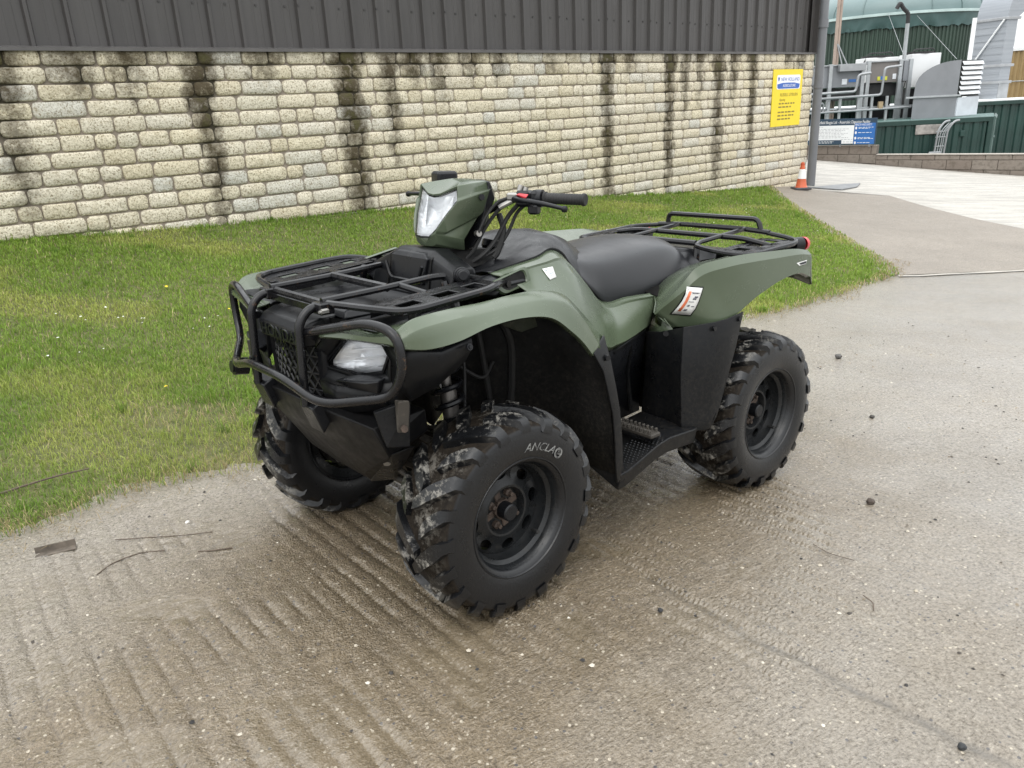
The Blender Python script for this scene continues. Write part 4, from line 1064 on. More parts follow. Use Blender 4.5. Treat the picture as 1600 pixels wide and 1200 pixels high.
# materials -----------------------------------------------------------------
M_GRN = NT('olive_plastic', .36, spec=.5); _v = M_GRN.coord('Object', QB)
_n = M_GRN.noise(_v, 4, 6, .65); _d = M_GRN.noise(_v, 34, 6, .75)
_c = M_GRN.ramp(_n, [(.3, (.066, .086, .053)), (.7, (.078, .099, .063))])
_c = M_GRN.mix(M_GRN.ramp(_d, [(.62, 0), (.80, .22)]), _c, (.16, .17, .13))                     # dried dust specks
_sc = M_GRN.voro(M_GRN.coord('Object', QB, (6, 60, 40), (.4, .2, .7)), 2.2, 'DISTANCE_TO_EDGE')
_c = M_GRN.mix(M_GRN.ramp(M_GRN.math('ADD', _sc, M_GRN.math('MULTIPLY', M_GRN.ramp(M_GRN.noise(_v, 7, 3), [(.45, 1), (.62, 0)]), .2)), [(.006, .35), (.014, 0)]), _c, (.24, .27, .2))
M_GRN.set(Base_Color=_c, Roughness=M_GRN.ramp(M_GRN.noise(_v, 11, 5, .7), [(.3, .16), (.72, .32)]))
M_GRN.bump(M_GRN.noise(_v, 260, 2), .05, .001)
def plastic(name, col, dust, rough, spec=.33, splash=0.0):
    m = NT(name, rough, spec=spec); v = m.coord('Object', QB)
    c = m.ramp(m.noise(v, 6, 5), [(.3, tuple(k * .8 for k in col)), (.7, tuple(k * 1.2 for k in col))])
    if dust:
        c = m.mix(m.ramp(m.noise(v, 42, 7, .78), [(.52, 0), (.76, dust)]), c, (.17, .145, .115))
        c = m.mix(m.ramp(m.noise(v, 9, 4, .7), [(.55, 0), (.85, dust * .6)]), c, (.12, .105, .085))
    if splash:      # dried road spray, thickest low down
        sx = m.n('ShaderNodeSeparateXYZ'); m.l(v, sx.inputs[0])
        lowz = m.ramp(sx.outputs[2], [(.25, 1.0), (.75, .08)])
        c = m.mix(m.math('MULTIPLY', lowz, m.ramp(m.noise(v, 75, 6, .8), [(.47, 0), (.70, splash)])), c, (.15, .13, .10))
    m.set(Base_Color=c, Roughness=m.ramp(m.noise(v, 16, 5, .7), [(.3, rough - .12), (.7, rough + .14)]))
    m.bump(m.noise(v, 320, 2), .12, .0012); return m
M_BLK = plastic('black_plastic', (.0055, .006, .007), .035, .34, .22, .16)
M_BLKC = plastic('clean_black_plastic', (.008, .0085, .010), .015, .32, .28)
M_LIN = plastic('black_liner', (.0045, .0045, .0045), .10, .65, .2, .22)
M_TUBE = NT('black_tube_paint', .2, spec=.38); _v = M_TUBE.coord('Object', QB)
_c = M_TUBE.mix(M_TUBE.ramp(M_TUBE.noise(_v, 38, 6, .75), [(.60, 0), (.72, .85)]), (.007, .007, .008), (.07, .038, .02))
M_TUBE.set(Base_Color=_c, Roughness=M_TUBE.ramp(M_TUBE.noise(_v, 25, 5, .7), [(.35, .12), (.7, .38)]))
M_SEAT = NT('seat_vinyl', .40, color=(.0065, .007, .009), spec=.5); _v = M_SEAT.coord('Object', QB)
M_SEAT.set(Roughness=M_SEAT.ramp(M_SEAT.noise(_v, 9, 5, .6), [(.3, .27), (.7, .40)])); M_SEAT.bump(M_SEAT.voro(_v, 420), .10, .001)
M_RUBG = plastic('grip_rubber', (.018, .018, .018), .06, .6)
M_STL = simple('dull_steel', (.34, .33, .31), .4, metal=.8, scale=20); M_RUST = simple('rusty_steel', (.060, .042, .032), .75, var=.5, scale=40)
M_OILY = plastic('grimy_metal', (.045, .040, .034), .5, .6)
M_RIM = plastic('rim_paint', (.011, .012, .013), .08, .30)
M_CHROME = NT('reflector', .25, .3, (.92, .93, .95)); _v = M_CHROME.coord('Object', QB, (30, 30, 90))
M_CHROME.bump(M_CHROME.noise(_v, 1.2, 1), .3, .01)
M_GLASS = NT('clear_lens', .03, spec=.6)
_tp = M_GLASS.n('ShaderNodeBsdfTransparent'); _tp.inputs['Color'].default_value = (.96, .97, .98, 1)
_gl = M_GLASS.n('ShaderNodeBsdfGlossy'); _gl.inputs['Roughness'].default_value = .04
_lw = M_GLASS.n('ShaderNodeFresnel', IOR=1.5); _ms = M_GLASS.n('ShaderNodeMixShader')
M_GLASS.l(_lw.outputs[0], _ms.inputs[0]); M_GLASS.l(_tp.outputs[0], _ms.inputs[1]); M_GLASS.l(_gl.outputs[0], _ms.inputs[2])
M_GLASS.l(_ms.outputs[0], M_GLASS.t.nodes['Material Output'].inputs['Surface'])
M_RED = NT('red_lens', .15, color=(.55, .02, .025)); M_REDP = simple('red_lever', (.42, .02, .03), .35)
M_STK = simple('white_sticker', (.74, .74, .72), .4, var=.04); M_STKO = simple('sticker_orange', (.72, .19, .09), .45, var=.05); M_STKI = simple('sticker_ink', (.12, .12, .14), .5)

def quad_part(name, mb, mat, smooth=40, parent=None, **k): return mb.build(name, mat, parent or QB, smooth=smooth, **k)

# ------------------------------------------------------------------ wheels
M_TYRE = NT('tyre_rubber', .5, spec=.45); _v = M_TYRE.coord('Object')
_side = M_TYRE.attr('tread'); _lug = M_TYRE.attr('lug'); _car = M_TYRE.math('MULTIPLY', M_TYRE.math('SUBTRACT', 1.0, _lug), M_TYRE.attr('band'))
_n1 = M_TYRE.noise(_v, 13, 6, .72); _n2 = M_TYRE.noise(_v, 55, 6, .8)
_mud = M_TYRE.math('MULTIPLY', _side, M_TYRE.ramp(M_TYRE.math('ADD', M_TYRE.math('MULTIPLY', _n1, .62), M_TYRE.math('MULTIPLY', _n2, .38)), [(.512, 0), (.59, .85)]))
_c = M_TYRE.mix(M_TYRE.math('MULTIPLY', _side, M_TYRE.ramp(_n2, [(.35, .5), (.7, .0)])), (.0065, .007, .0082), (.003, .003, .003))
_c = M_TYRE.mix(_mud, _c, M_TYRE.mix(_n2, (.46, .44, .40), (.20, .185, .155)))
_c = M_TYRE.mix(M_TYRE.math('MULTIPLY', _car, M_TYRE.ramp(_n2, [(.3, .2), (.7, .9)])), _c, (.034, .027, .020))
M_TYRE.set(Specular_IOR_Level=M_TYRE.math('SUBTRACT', .45, M_TYRE.math('MULTIPLY', _car, .42)))
M_TYRE.set(Base_Color=_c, Roughness=M_TYRE.math('ADD', M_TYRE.math('MULTIPLY', _mud, .4), M_TYRE.ramp(_n1, [(.3, .24), (.7, .40)]), clamp=True))
M_TYRE.bump(M_TYRE.math('ADD', M_TYRE.math('MULTIPLY', _mud, .8), M_TYRE.math('MULTIPLY', M_TYRE.noise(_v, 120, 3), .35)), .35, .006)

def make_tyre(hw, R, seed):
    """axle along y, outer face at +y; returns verts, faces, tread mask"""
    r = random.Random(seed); N = 144
    # carcass profile from the inner bead round to the outer bead: (y, radius)
    prof = [(-hw * .80, .158), (-hw * .92, .166), (-hw * 1.02, .190), (-hw * 1.06, .222), (-hw * 1.04, .252), (-hw * .98, .272), (-hw * .84, R - .032), (-hw * .55, R - .024), (-hw * .2, R - .021),
            (hw * .2, R - .021), (hw * .55, R - .024), (hw * .84, R - .032), (hw * .98, .272), (hw * 1.04, .252), (hw * 1.06, .222), (hw * 1.02, .190), (hw * .92, .166), (hw * .80, .158)]
    m = MB(); rows = []
    pp = catmull([(y, q, 0) for y, q in prof], 51)
    for p in pp: rows.append([(p[1] * math.sin(2 * math.pi * k / N), p[0], p[1] * math.cos(2 * math.pi * k / N)) for k in range(N)])
    m.grid(rows, closev=True)
    mask = []
    for p in pp: mask += [max(0.0, min(1.0, (hw * .99 - abs(p[0])) / (hw * .35))) if p[1] > .25 else 0.0] * N
    # lugs
    def prof_at(u):          # u in [-1, 1] across the tread -> (y, carcass radius)
        a = abs(u)
        if a < .84: rr = R - .021 - .011 * (a / .84) ** 2.2
        else: rr = R - .032 - (R - .032 - .262) * ((a - .84) / .22) ** 1.1
        y = hw * u if a < .98 else hw * math.copysign(.98 + (a - .98) * .75, u)
        return y, rr
    NL = 20
    for side in (-1, 1):
        for i in range(NL):
            th0 = 2 * math.pi * (i + (.5 if side > 0 else 0)) / NL
            long_ = i % 2 == 0
            us = [1.11, 1.0, .88, .74, .56, .36, .16, -.10] if long_ else [1.07, .98, .86, .72, .56, .42, .30]
            V = []; n = len(us)
            for j, u in enumerate(us):
                t = j / (n - 1)
                y, rr = prof_at(u * side)
                sweep = .035 * t + .30 * t ** 1.7 * (1 if long_ else .75)                 # lugs hook forward towards the middle
                w = (.0200 if j < 2 else .0240 + .004 * math.sin(t * 3.1)) * (1 if j < n - 1 else .72) * (1.05 if long_ else .95)
                hgt = (.0225 if j > 1 else (.016, .0235)[j]) * r.uniform(.93, 1.04)
                th = th0 + sweep
                skew = .012 * (1 if 0 < j < n - 1 else .4)
                for dth, rad in ((-w - .003, rr - .004), (-w + .0035, rr + hgt), (w - .0035, rr + hgt * .97), (w + .003, rr - .004)):
                    a = th + dth / R
                    V.append((rad * math.sin(a), y, rad * math.cos(a)))
            Fs = []
            for j in range(n - 1):
                for q in range(3):
                    Fs.append((j * 4 + q, j * 4 + q + 1, (j + 1) * 4 + q + 1, (j + 1) * 4 + q))
            Fs.append((0, 1, 2, 3)); Fs.append(tuple((n - 1) * 4 + q for q in (3, 2, 1, 0)))
            m.add(V, Fs); mask += [max(0.0, min(1.0, (hw * .99 - abs(q_[1])) / (hw * .35))) for q_ in V]
    # thin raised rings on the sidewalls
    for sy in (-1, 1):
        for rr, yy in ((.178, .985),):
            rows = [[(q * math.sin(2 * math.pi * k / 96), sy * hw * yy + sy * o, q * math.cos(2 * math.pi * k / 96)) for k in range(96)] for q, o in ((rr - .004, -.002), (rr - .0015, .0022), (rr + .0015, .0022), (rr + .004, -.002))]
            m.grid(rows, closev=True); mask += [0.0] * 96 * 4
    return m, mask

RYZ = Matrix(((1, 0, 0, 0), (0, 0, 1, 0), (0, -1, 0, 0), (0, 0, 0, 1)))       # local z -> +y (outwards), local y -> -z
def make_wheel(name_parent, hw, R, rim_out, seed, spin, steer, center, side):
    """side +1: left (outer face +y)"""
    w = bpy.data.objects.new('wheel', None); COL.objects.link(w); w.parent = QB; w.empty_display_size = .1
    base = Matrix.Translation(center) @ Matrix.Rotation(steer, 4, 'Z')
    if side < 0: base = base @ Matrix.Rotation(math.pi, 4, 'Z')
    w.matrix_local = base @ Matrix.Rotation(spin, 4, 'Y')
    m, mask = make_tyre(hw, R, seed)
    t = m.build('tyre', M_TYRE, w, smooth=38)
    t.data.attributes.new('tread', 'FLOAT', 'POINT').data.foreach_set('value', np.asarray(mask, np.float32))
    nc = 52 * 144; nt_ = len(mask); lg = np.zeros(nt_, np.float32); lg[nc:] = 1.0
    bd = np.array([1.0 if abs(v_[1]) < hw * 1.0 and math.hypot(v_[0], v_[2]) > .262 else 0.0 for v_ in m.v], np.float32)
    t.data.attributes.new('lug', 'FLOAT', 'POINT').data.foreach_set('value', lg); t.data.attributes.new('band', 'FLOAT', 'POINT').data.foreach_set('value', bd)
    MB().lathe([(.03, -hw * .55), (.125, -hw * .55), (.128, -.01), (.03, 0)], 32, RYZ).build('brake_drum', M_LIN, w, smooth=30)
    # rim: flange, barrel, disc with oval holes
    ro = rim_out
    m = MB()
    m.lathe([(.150, ro - .022), (.163, ro - .016), (.1665, ro - .006), (.1655, ro + .001), (.161, ro + .002), (.157, ro - .004), (.154, ro - .018), (.149, ro - .022), (.1435, ro - .028), (.141, ro - .055), (.138, ro - .060), (.136, ro - .10),
             (.136, -hw * .8), (.166, -hw * .95)], 64, RYZ)
    rim = m.build('rim', M_RIM, w, smooth=35)
    dz = ro - .058
    m = MB(); NH = 8; N = 128; R0, R1 = .078, .1375
    # dished disc ring pierced by eight ovals: built as cells round each hole
    for k in range(NH):
        a0 = 2 * math.pi * k / NH; n = 24
        inner, outer = [], []
        for j in range(n):
            b = 2 * math.pi * j / n
            ia, ir = .205 * math.cos(b), .0155 * math.sin(b)
            inner.append((.1145 + ir, a0 + ia * 1.0))
            ca, sa = math.cos(b), math.sin(b); q = max(abs(ca), abs(sa))
            outer.append(((R0 + R1) / 2 + (R1 - R0) / 2 * sa / q, a0 + math.pi / NH * ca / q))
        vs_ = []
        for r_, a in inner: vs_.append((r_, a, -.006))
        for r_, a in inner: vs_.append((r_, a, .001))
        for r_, a in outer: vs_.append((r_, a, .012 * max(0, (.1 - r_) / .022) if r_ < .1 else -.004))
        P = [RYZ @ Vector((r_ * math.cos(a), r_ * math.sin(a), dz + z)) for r_, a, z in vs_]
        fs_ = [(j, (j + 1) % n, n + (j + 1) % n, n + j) for j in range(n)] + [(n + j, n + (j + 1) % n, 2 * n + (j + 1) % n, 2 * n + j) for j in range(n)]
        m.add(P, fs_)
    m.lathe([(.0785, dz + .012), (.072, dz + .011), (.068, dz + .002), (.064, dz - .014), (.030, dz - .016)], 48, RYZ)
    m.build('wheel_disc', M_RIM, w, smooth=35)
    # hub, cap, nuts
    m = MB().lathe([(.062, dz - .05), (.062, dz - .017), (.02, dz - .017)], 24, RYZ).lathe([(.033, dz - .016), (.033, dz - .002), (.02, dz - .002)], 6, RYZ)
    m.build('hub', M_RUST, w, smooth=30)
    m = MB().lathe([(.026, dz - .01), (.026, dz + .030), (.022, dz + .034), (.001, dz + .034)], 22, RYZ); m.build('hub_cap', M_BLKC, w, smooth=40)
    for k in range(4):
        a = math.pi / 4 + k * math.pi / 2 + .2
        M = RYZ @ Matrix.Translation((.050 * math.cos(a), .050 * math.sin(a), 0))
        m = MB().lathe([(.0125, dz - .016), (.0125, dz - .002), (.0075, dz + .002), (.0065, dz + .012), (.001, dz + .013)], 6, M); m.build('wheel_nut', M_RUST, w, smooth=30)
    for k in range(4):
        a = k * math.pi / 2 + .2
        m = MB().box((0, 0, 0), (.032, .022, .006), .002); M = RYZ @ Matrix.Rotation(a, 4, 'Z') @ Matrix.Translation((.047, 0, dz - .0135))
        m.v = [tuple(M @ Vector(p)) for p in m.v]; m.build('hub_slot', M_RUST, w, smooth=0)
    a = -2.35 - spin
    d = Vector((math.sin(a), 0, math.cos(a))); p0 = d * .130 + Vector((0, dz + .02, 0))
    MB().cyl(p0, p0 + Vector((0, .022, 0)) + d * -.006, .005, 8).cyl(p0 + Vector((0, .02, 0)) + d * -.006, p0 + Vector((0, .034, 0)) + d * -.009, .0065, 8).build('valve', M_RUBG, w)
    return w
WB = .639
wFL = make_wheel('f', .105, .312, .082, 1, .10, R_(.8), (WB, .4625, .303), 1)
wFR = make_wheel('f', .105, .312, .082, 2, .55, R_(.8), (WB, -.4625, .303), -1)
wRL = make_wheel('r', .127, .312, .100, 3, .33, 0, (-WB, .4635, .303), 1)
wRR = make_wheel('r', .127, .312, .100, 4, .9, 0, (-WB, -.4635, .303), -1)
# moulded white name on the front tyre's upper sidewall, bent round the wheel
M_TXT = NT('tyre_lettering', .6, color=(.30, .30, .29)); _v = M_TXT.coord('Object')
M_TXT.set(Base_Color=M_TXT.ramp(M_TXT.noise(_v, 60, 5, .7), [(.38, (.03, .03, .03)), (.62, (.26, .26, .25))]))
def bend_text(s, size, r0, a_mid, y_of, italic=.25, sx=1.0):
    vs_, fs_ = text_mesh(s, size, .0006); V = []
    for v in vs_:
        a = a_mid - (v.x * sx + italic * v.y) / r0; rr = r0 + v.y
        V.append((rr * math.sin(a), y_of(rr) + .0012 + v.z, rr * math.cos(a)))
    return V, fs_
yo = lambda rr: .105 * (1.02 + .04 * math.sin((rr - .19) / .062 * math.pi))
am = R_(-20) - .10
m = MB(); m.add(*bend_text('ANCLA', .034, .212, am + .02, yo, .3, 1.1)); m.build('lettering', M_TXT, wFL, smooth=0, recalc=True)
m = MB(); rows = []
for rr in (.010, .0165): rows.append([((.212) * math.sin(am - .345) + rr * math.cos(k * .2618), yo(.212) + .002, .212 * math.cos(am - .345) + rr * math.sin(k * .2618)) for k in range(24)])
m.grid(rows, closev=True)
for a in (0, 2.09, 4.19):
    c0 = Vector((.212 * math.sin(am - .345), yo(.212) + .002, .212 * math.cos(am - .345))); d_ = Vector((math.cos(a), 0, math.sin(a))); e_ = Vector((-d_.z, 0, d_.x))
    m.add([c0 + d_ * .002 + e_ * .003, c0 + d_ * .013, c0 + d_ * .002 - e_ * .003], [(0, 1, 2)])
m.build('emblem', M_TXT, wFL, smooth=0, recalc=False)

# ------------------------------------------------------------------ chassis, suspension, engine in the dark
for sx in (-1, 1):
    m = MB()
    m.tube(fillet([(-.95, sx * .16, .62), (-.70, sx * .17, .40), (.30, sx * .17, .30), (.74, sx * .15, .36), (.90, sx * .14, .62), (.80, sx * .15, .80), (.1, sx * .14, .84), (-.9, sx * .16, .80)], .08), .017, 8)
    m.tube([(.56, sx * .15, .33), (.60, sx * .17, .82)], .015, 8)
    quad_part('frame_rail', m, M_OILY)
quad_part('engine', MB().hull([(x, y, z) for x in (-.28, .22) for y in (-.19, .19) for z in (.30, .46)] + [(x, y, .74) for x in (-.12, .16) for y in (-.12, .12)])
          .lathe([(.15, .15), (.15, .21), (.12, .23), (.02, .235)], 24, Matrix.Translation((-.02, 0, .42)) @ Matrix.Rotation(-math.pi / 2, 4, 'X')), M_OILY, 30)
quad_part('front_differential', MB().hull([(x, y, z) for x in (.56, .72) for y in (-.06, .06) for z in (.30, .42)] + [(.80, 0, .36), (.5, 0, .36)]).lathe([(.075, -.07), (.085, 0), (.075, .07)], 20, Matrix.Translation((.64, .02, .36)) @ Matrix.Rotation(math.pi / 2, 4, 'X')), M_OILY, 30)
quad_part('rear_axle', MB().cyl((-WB, -.40, .303), (-WB, .40, .303), .045, 16).hull([(x, y, z) for x in (-.74, -.54) for y in (-.1, .1) for z in (.22, .40)]), M_OILY, 30)
quad_part('rear_swing_arm', MB().tube([(-.2, .13, .36), (-.6, .2, .31)], .03, 10).tube([(-.2, -.13, .36), (-.6, -.2, .31)], .03, 10), M_OILY)
M_DAMP = simple('damper_grey', (.14, .13, .12), .4, metal=.6, scale=30)
for sx in (-1, 1):
    hub = Vector((WB, sx * .375, .303))
    quad_part('suspension_arm', MB().tube([(.78, sx * .13, .34), (WB + .01, sx * .36, .235)], .014, 8).tube([(.50, sx * .13, .34), (WB - .01, sx * .36, .235)], .014, 8).box((WB, sx * .36, .24), (.06, .04, .04), .008), M_OILY)
    quad_part('suspension_arm', MB().tube([(.76, sx * .16, .50), (WB + .01, sx * .35, .42)], .013, 8).tube([(.52, sx * .16, .50), (WB - .01, sx * .35, .42)], .013, 8), M_OILY)
    quad_part('knuckle', MB().hull([hub + Vector((x, y, z)) for x in (-.035, .035) for y in (-.03, .02) for z in (-.09, .13)]).lathe([(.10, 0), (.10, .03), (.03, .035)], 24, Matrix.Translation(hub + Vector((0, sx * .01, 0))) @ Matrix.Rotation(-sx * math.pi / 2, 4, 'X')), M_OILY, 30)
    prof = [(.030 + (.012 if k % 2 else 0) - .0012 * k, .009 * k) for k in range(14)]
    quad_part('axle_boot', MB().lathe(prof, 16, Matrix.Translation((WB, sx * .355, .31)) @ Matrix.Rotation(sx * math.pi / 2, 4, 'X')).cyl((WB, sx * .26, .32), (WB, sx * .05, .36), .016, 10), M_LIN)
    quad_part('tie_rod', MB().tube([(.86, sx * .06, .46), (.80, sx * .34, .37)], .009, 8).tube([(.80, sx * .34, .37), (.66, sx * .37, .35)], .016, 8), M_OILY)
    # coil-over damper
    a, b = Vector((.655, sx * .30, .415)), Vector((.655, sx * .225, .80)); ax = (b - a).normalized()
    u = ax.cross(Vector((1, 0, 0))).normalized(); v = ax.cross(u)
    dmp = quad_part('damper', MB().cyl(a, a + (b - a) * .55, .026, 16).cyl(a + (b - a) * .45, b, .016, 14).cyl(a + (b - a) * .02, a + (b - a) * .08, .040, 18).cyl(a + (b - a) * .80, a + (b - a) * .86, .042, 18), M_DAMP)
    hel = []
    for k in range(6 * 18 + 1):
        t = k / (6 * 18); p = a + (b - a) * (.09 + .71 * t); an = t * 6 * 2 * math.pi
        hel.append(p + (u * math.cos(an) + v * math.sin(an)) * .041)
    quad_part('coil_spring', MB().tube(hel, .0088, 7), M_BLKC, parent=dmp)
# dark wheel-arch liners
for sy in (-1, 1):
    f = lambda P: [(x, sy * y, z) for x, y, z in P]
    rows = [f([(.60, .18, .86), (.60, .17, .66), (.58, .16, .50), (.50, .16, .40)]), f([(.46, .22, .86), (.44, .20, .66), (.42, .19, .46), (.40, .19, .32)]), f([(.34, .40, .84), (.29, .40, .68), (.25, .38, .5), (.22, .36, .30)]), f([(.30, .54, .72), (.26, .545, .62), (.235, .545, .45), (.215, .545, .30)])]
    quad_part('arch_liner', MB().grid(rows), M_LIN, 50, solid=.006)
    rows = [f([(x, .10, .83), (x, .35, .845), (x, .50, .862)]) for x in (.90, .8, .6, .45)]
    quad_part('fender_underside', MB().grid(rows), M_LIN, 50, solid=.004)
    rows = [f([(-.30, .2, .775), (-.285, .51, .745)]), f([(-.27, .2, .62), (-.24, .535, .62)]), f([(-.27, .2, .34), (-.235, .535, .36)])]
    quad_part('rear_liner', MB().grid(rows), M_LIN, 50, solid=.006)
    rows = [f([(-.25, .2, .80), (-.30, .53, .74)]), f([(-.5, .2, .83), (-.5, .53, .80)]), f([(-.75, .2, .84), (-.75, .53, .835)]), f([(-.98, .2, .82), (-.90, .53, .83)])]
    quad_part('rear_fender_underside', MB().grid(rows), M_LIN, 50, solid=.004)

M_BRK = plastic('olive_bracket', (.03, .036, .024), .3, .6)
for sy in (1, -1):
    k = lambda P: [(x, sy * y, z) for x, y, z in P]
    quad_part('inner_bracket', MB().hull(k([(.50, .30, .85), (.36, .34, .85), (.355, .34, .775), (.47, .30, .79), (.48, .25, .85), (.36, .25, .85), (.42, .33, .765)])), M_BRK, 20, bevel=.004)
    for P, r_ in (([(.52, .21, .86), (.505, .235, .74), (.47, .225, .58), (.44, .215, .42)], .010), ([(.43, .25, .80), (.40, .26, .72), (.385, .245, .60), (.38, .225, .45)], .014), ([(.60, .22, .84), (.575, .24, .70), (.60, .27, .55), (.62, .30, .45)], .005), ([(.56, .2, .66), (.50, .235, .62), (.45, .23, .66)], .006)):
        quad_part('hose', MB().tube(catmull(k(P), 18), r_, 8), M_RUBG)
# ------------------------------------------------------------------ front fenders
lip = [(.968, .492, .848), (.905, .53, .842), (.83, .555, .853), (.735, .567, .877), (.625, .570, .882), (.52, .568, .864), (.44, .566, .812), (.390, .565, .770), (.347, .563, .724)]
crest = [(.960, .476, .886), (.915, .483, .913), (.81, .483, .921), (.70, .485, .923), (.60, .487, .929), (.50, .487, .928), (.405, .490, .906), (.335, .495, .848), (.245, .508, .752)]
inner = [(.968, .40, .866), (.925, .425, .880), (.82, .432, .886), (.71, .435, .889), (.60, .44, .892), (.49, .44, .896), (.385, .445, .868), (.295, .455, .795), (.205, .47, .728)]
floor_ = [(.99, .20, .862), (.94, .22, .868), (.83, .25, .868), (.71, .27, .870), (.60, .29, .872), (.50, .33, .880), (.43, .40, .880), (.32, .43, .79), (.215, .455, .722)]
mid_ = [(.966, .492, .868), (.915, .520, .892), (.82, .534, .903), (.71, .537, .908), (.61, .538, .913), (.51, .538, .910), (.420, .539, .880), (.350, .541, .815), (.298, .548, .735)]
lipr = [(x, y - .014, z - .006) for x, y, z in lip]
def shift(R, dx=0, dy=0, dz=0): return [(x + dx, y + dy, z + dz) for x, y, z in R]
def lerp_r(A, B, t): return [tuple(a + (b - a) * t for a, b in zip(p, q)) for p, q in zip(A, B)]
def fender_rails():
    return [floor_, lerp_r(floor_, inner, .9), inner, lerp_r(inner, crest, .85), lerp_r(crest, inner, .04), lerp_r(crest, mid_, .06), lerp_r(crest, mid_, .5), lerp_r(crest, mid_, .93), lerp_r(mid_, lip, .09), lerp_r(mid_, lip, .5), lerp_r(mid_, lip, .92), lip, lipr]
m = MB().grid(loft(fender_rails(), 48)); m2 = m.mirrored()
quad_part('front_fender', m, M_GRN, 24, solid=.004); quad_part('front_fender', m2, M_GRN, 24, solid=.004)
# green brow over each headlamp
brow = [[(.990, .20, .862), (1.022, .205, .857), (1.030, .21, .842), (1.026, .21, .836)], [(.985, .30, .866), (1.008, .30, .862), (1.012, .30, .849), (1.006, .30, .843)],
        [(.970, .39, .868), (.992, .39, .864), (.990, .40, .853), (.984, .40, .847)], [(.962, .470, .884), (.978, .470, .876), (.976, .484, .858), (.966, .49, .848)]]
m = MB().grid(loft([[r[j] for r in brow] for j in range(4)], 12)); quad_part('headlamp_brow', m, M_GRN, 40, solid=.004); quad_part('headlamp_brow', m.mirrored(), M_GRN, 40, solid=.004)

# ------------------------------------------------------------------ green side panels beside the tank
T_ = [(.50, .28, .955), (.39, .27, .967), (.295, .262, .978), (.215, .240, .992), (.14, .222, .968), (.06, .232, .878), (-.045, .242, .783), (-.15, .262, .787), (-.286, .282, .786)]
A_ = [(.49, .315, .945), (.385, .31, .955), (.295, .305, .962), (.215, .29, .965), (.145, .275, .93), (.07, .27, .86), (-.03, .268, .772), (-.145, .284, .776), (-.282, .297, .776)]
Mm = [(.455, .345, .925), (.37, .345, .930), (.29, .335, .93), (.20, .335, .915), (.135, .33, .868), (.065, .328, .805), (-.02, .322, .742), (-.125, .318, .738), (-.265, .310, .742)]
Bm = [(.44, .40, .897), (.385, .415, .882), (.325, .43, .842), (.275, .44, .792), (.222, .455, .735), (.152, .45, .692), (.06, .405, .675), (-.05, .365, .668), (-.20, .33, .685)]
B2 = [(.45, .475, .870), (.395, .47, .858), (.32, .45, .825), (.262, .45, .765), (.21, .455, .715), (.15, .435, .672), (.06, .39, .655), (-.05, .352, .648), (-.20, .318, .667)]
SIDE_M = m = MB().grid(loft([T_, lerp_r(T_, A_, .5), shift(A_, dy=.004, dz=.003), shift(lerp_r(A_, Mm, .12), dy=.001), lerp_r(A_, Mm, .6), Mm, lerp_r(Mm, Bm, .5), Bm, B2], 40)); quad_part('side_panel', m, M_GRN, 26, solid=.004); quad_part('side_panel', m.mirrored(), M_GRN, 26, solid=.004)

# vents: raised green surround with a black recess
vent = [Vector((.500, .336, .936)), Vector((.392, .330, .958)), Vector((.385, .338, .921)), Vector((.474, .350, .908))]
vent = [p + Vector((.028, .009, .000)) for p in vent]; vc = sum(vent, Vector()) / 4; vn = (vent[1] - vent[0]).cross(vent[3] - vent[0]).normalized()
if vn.y < 0: vn = -vn
for sy in (1, -1):
    rows = []
    for sc_, o in ((1.42, -.004), (1.36, .006), (1.10, .008), (1.02, .003)):
        P = [vc + (p - vc) * sc_ + vn * o for p in vent]; rows.append(fillet(P, .018, 4, closed=True))
    m = MB().grid(rows, closev=True); m = m if sy > 0 else m.mirrored(); quad_part('vent_surround', m, M_GRN, 40)
    P = fillet([vc + (p - vc) * 1.03 + vn * .0035 for p in vent], .018, 4, closed=True); n = len(P)
    P2 = [p + vn * -.02 + Vector((0, 0, .008)) for p in P]
    m = MB().add(P, [tuple(range(n))]); m = m if sy > 0 else m.mirrored(); quad_part('vent_recess', m, M_LIN, 0)
    a_, b_ = vc + (vent[3] - vc) * .5 + vn * .003, vc + (vent[2] - vc) * .95 + vn * .005
    up = (vent[0] - vent[3]) * .48
    m = MB().hull([a_, b_, a_ + up, b_ + up, a_ + vn * .004 + up * .3, b_ + vn * .004 + up * .3]); m = m if sy > 0 else m.mirrored(); quad_part('vent_slat', m, M_BLKC, 0)

# ------------------------------------------------------------------ black tank cover
cen = [(.46, 0, .925), (.40, 0, .935), (.33, 0, .955), (.25, 0, .985), (.18, 0, 1.012), (.09, 0, 1.030), (.02, 0, 1.012), (-.03, 0, .985), (-.075, 0, .955)]
mdl = [(.47, .13, .928), (.41, .135, .938), (.34, .14, .958), (.26, .14, .986), (.19, .135, 1.010), (.105, .13, 1.020), (.035, .125, 1.000), (-.02, .12, .970), (-.065, .115, .94)]
sho = [(.485, .23, .952), (.40, .225, .962), (.315, .215, .977), (.24, .195, 1.000), (.17, .180, 1.006), (.10, .172, .995), (.045, .17, .968), (0, .17, .93), (-.035, .17, .89)]
edg = [(.50, .286, .957), (.39, .276, .969), (.293, .268, .981), (.213, .246, .995), (.14, .228, .974), (.085, .225, .92), (.05, .226, .885), (.02, .225, .855), (-.01, .225, .83)]
edl = shift(edg, dy=.002, dz=-.012)
half = [cen, lerp_r(cen, mdl, .5), mdl, lerp_r(mdl, sho, .55), sho, lerp_r(sho, edg, .5), edg, edl]
full = [[(x, -y, z) for x, y, z in r] for r in half[:0:-1]] + half
quad_part('tank_cover', MB().grid(loft(full, 40)), M_BLKC, 50, solid=.004)
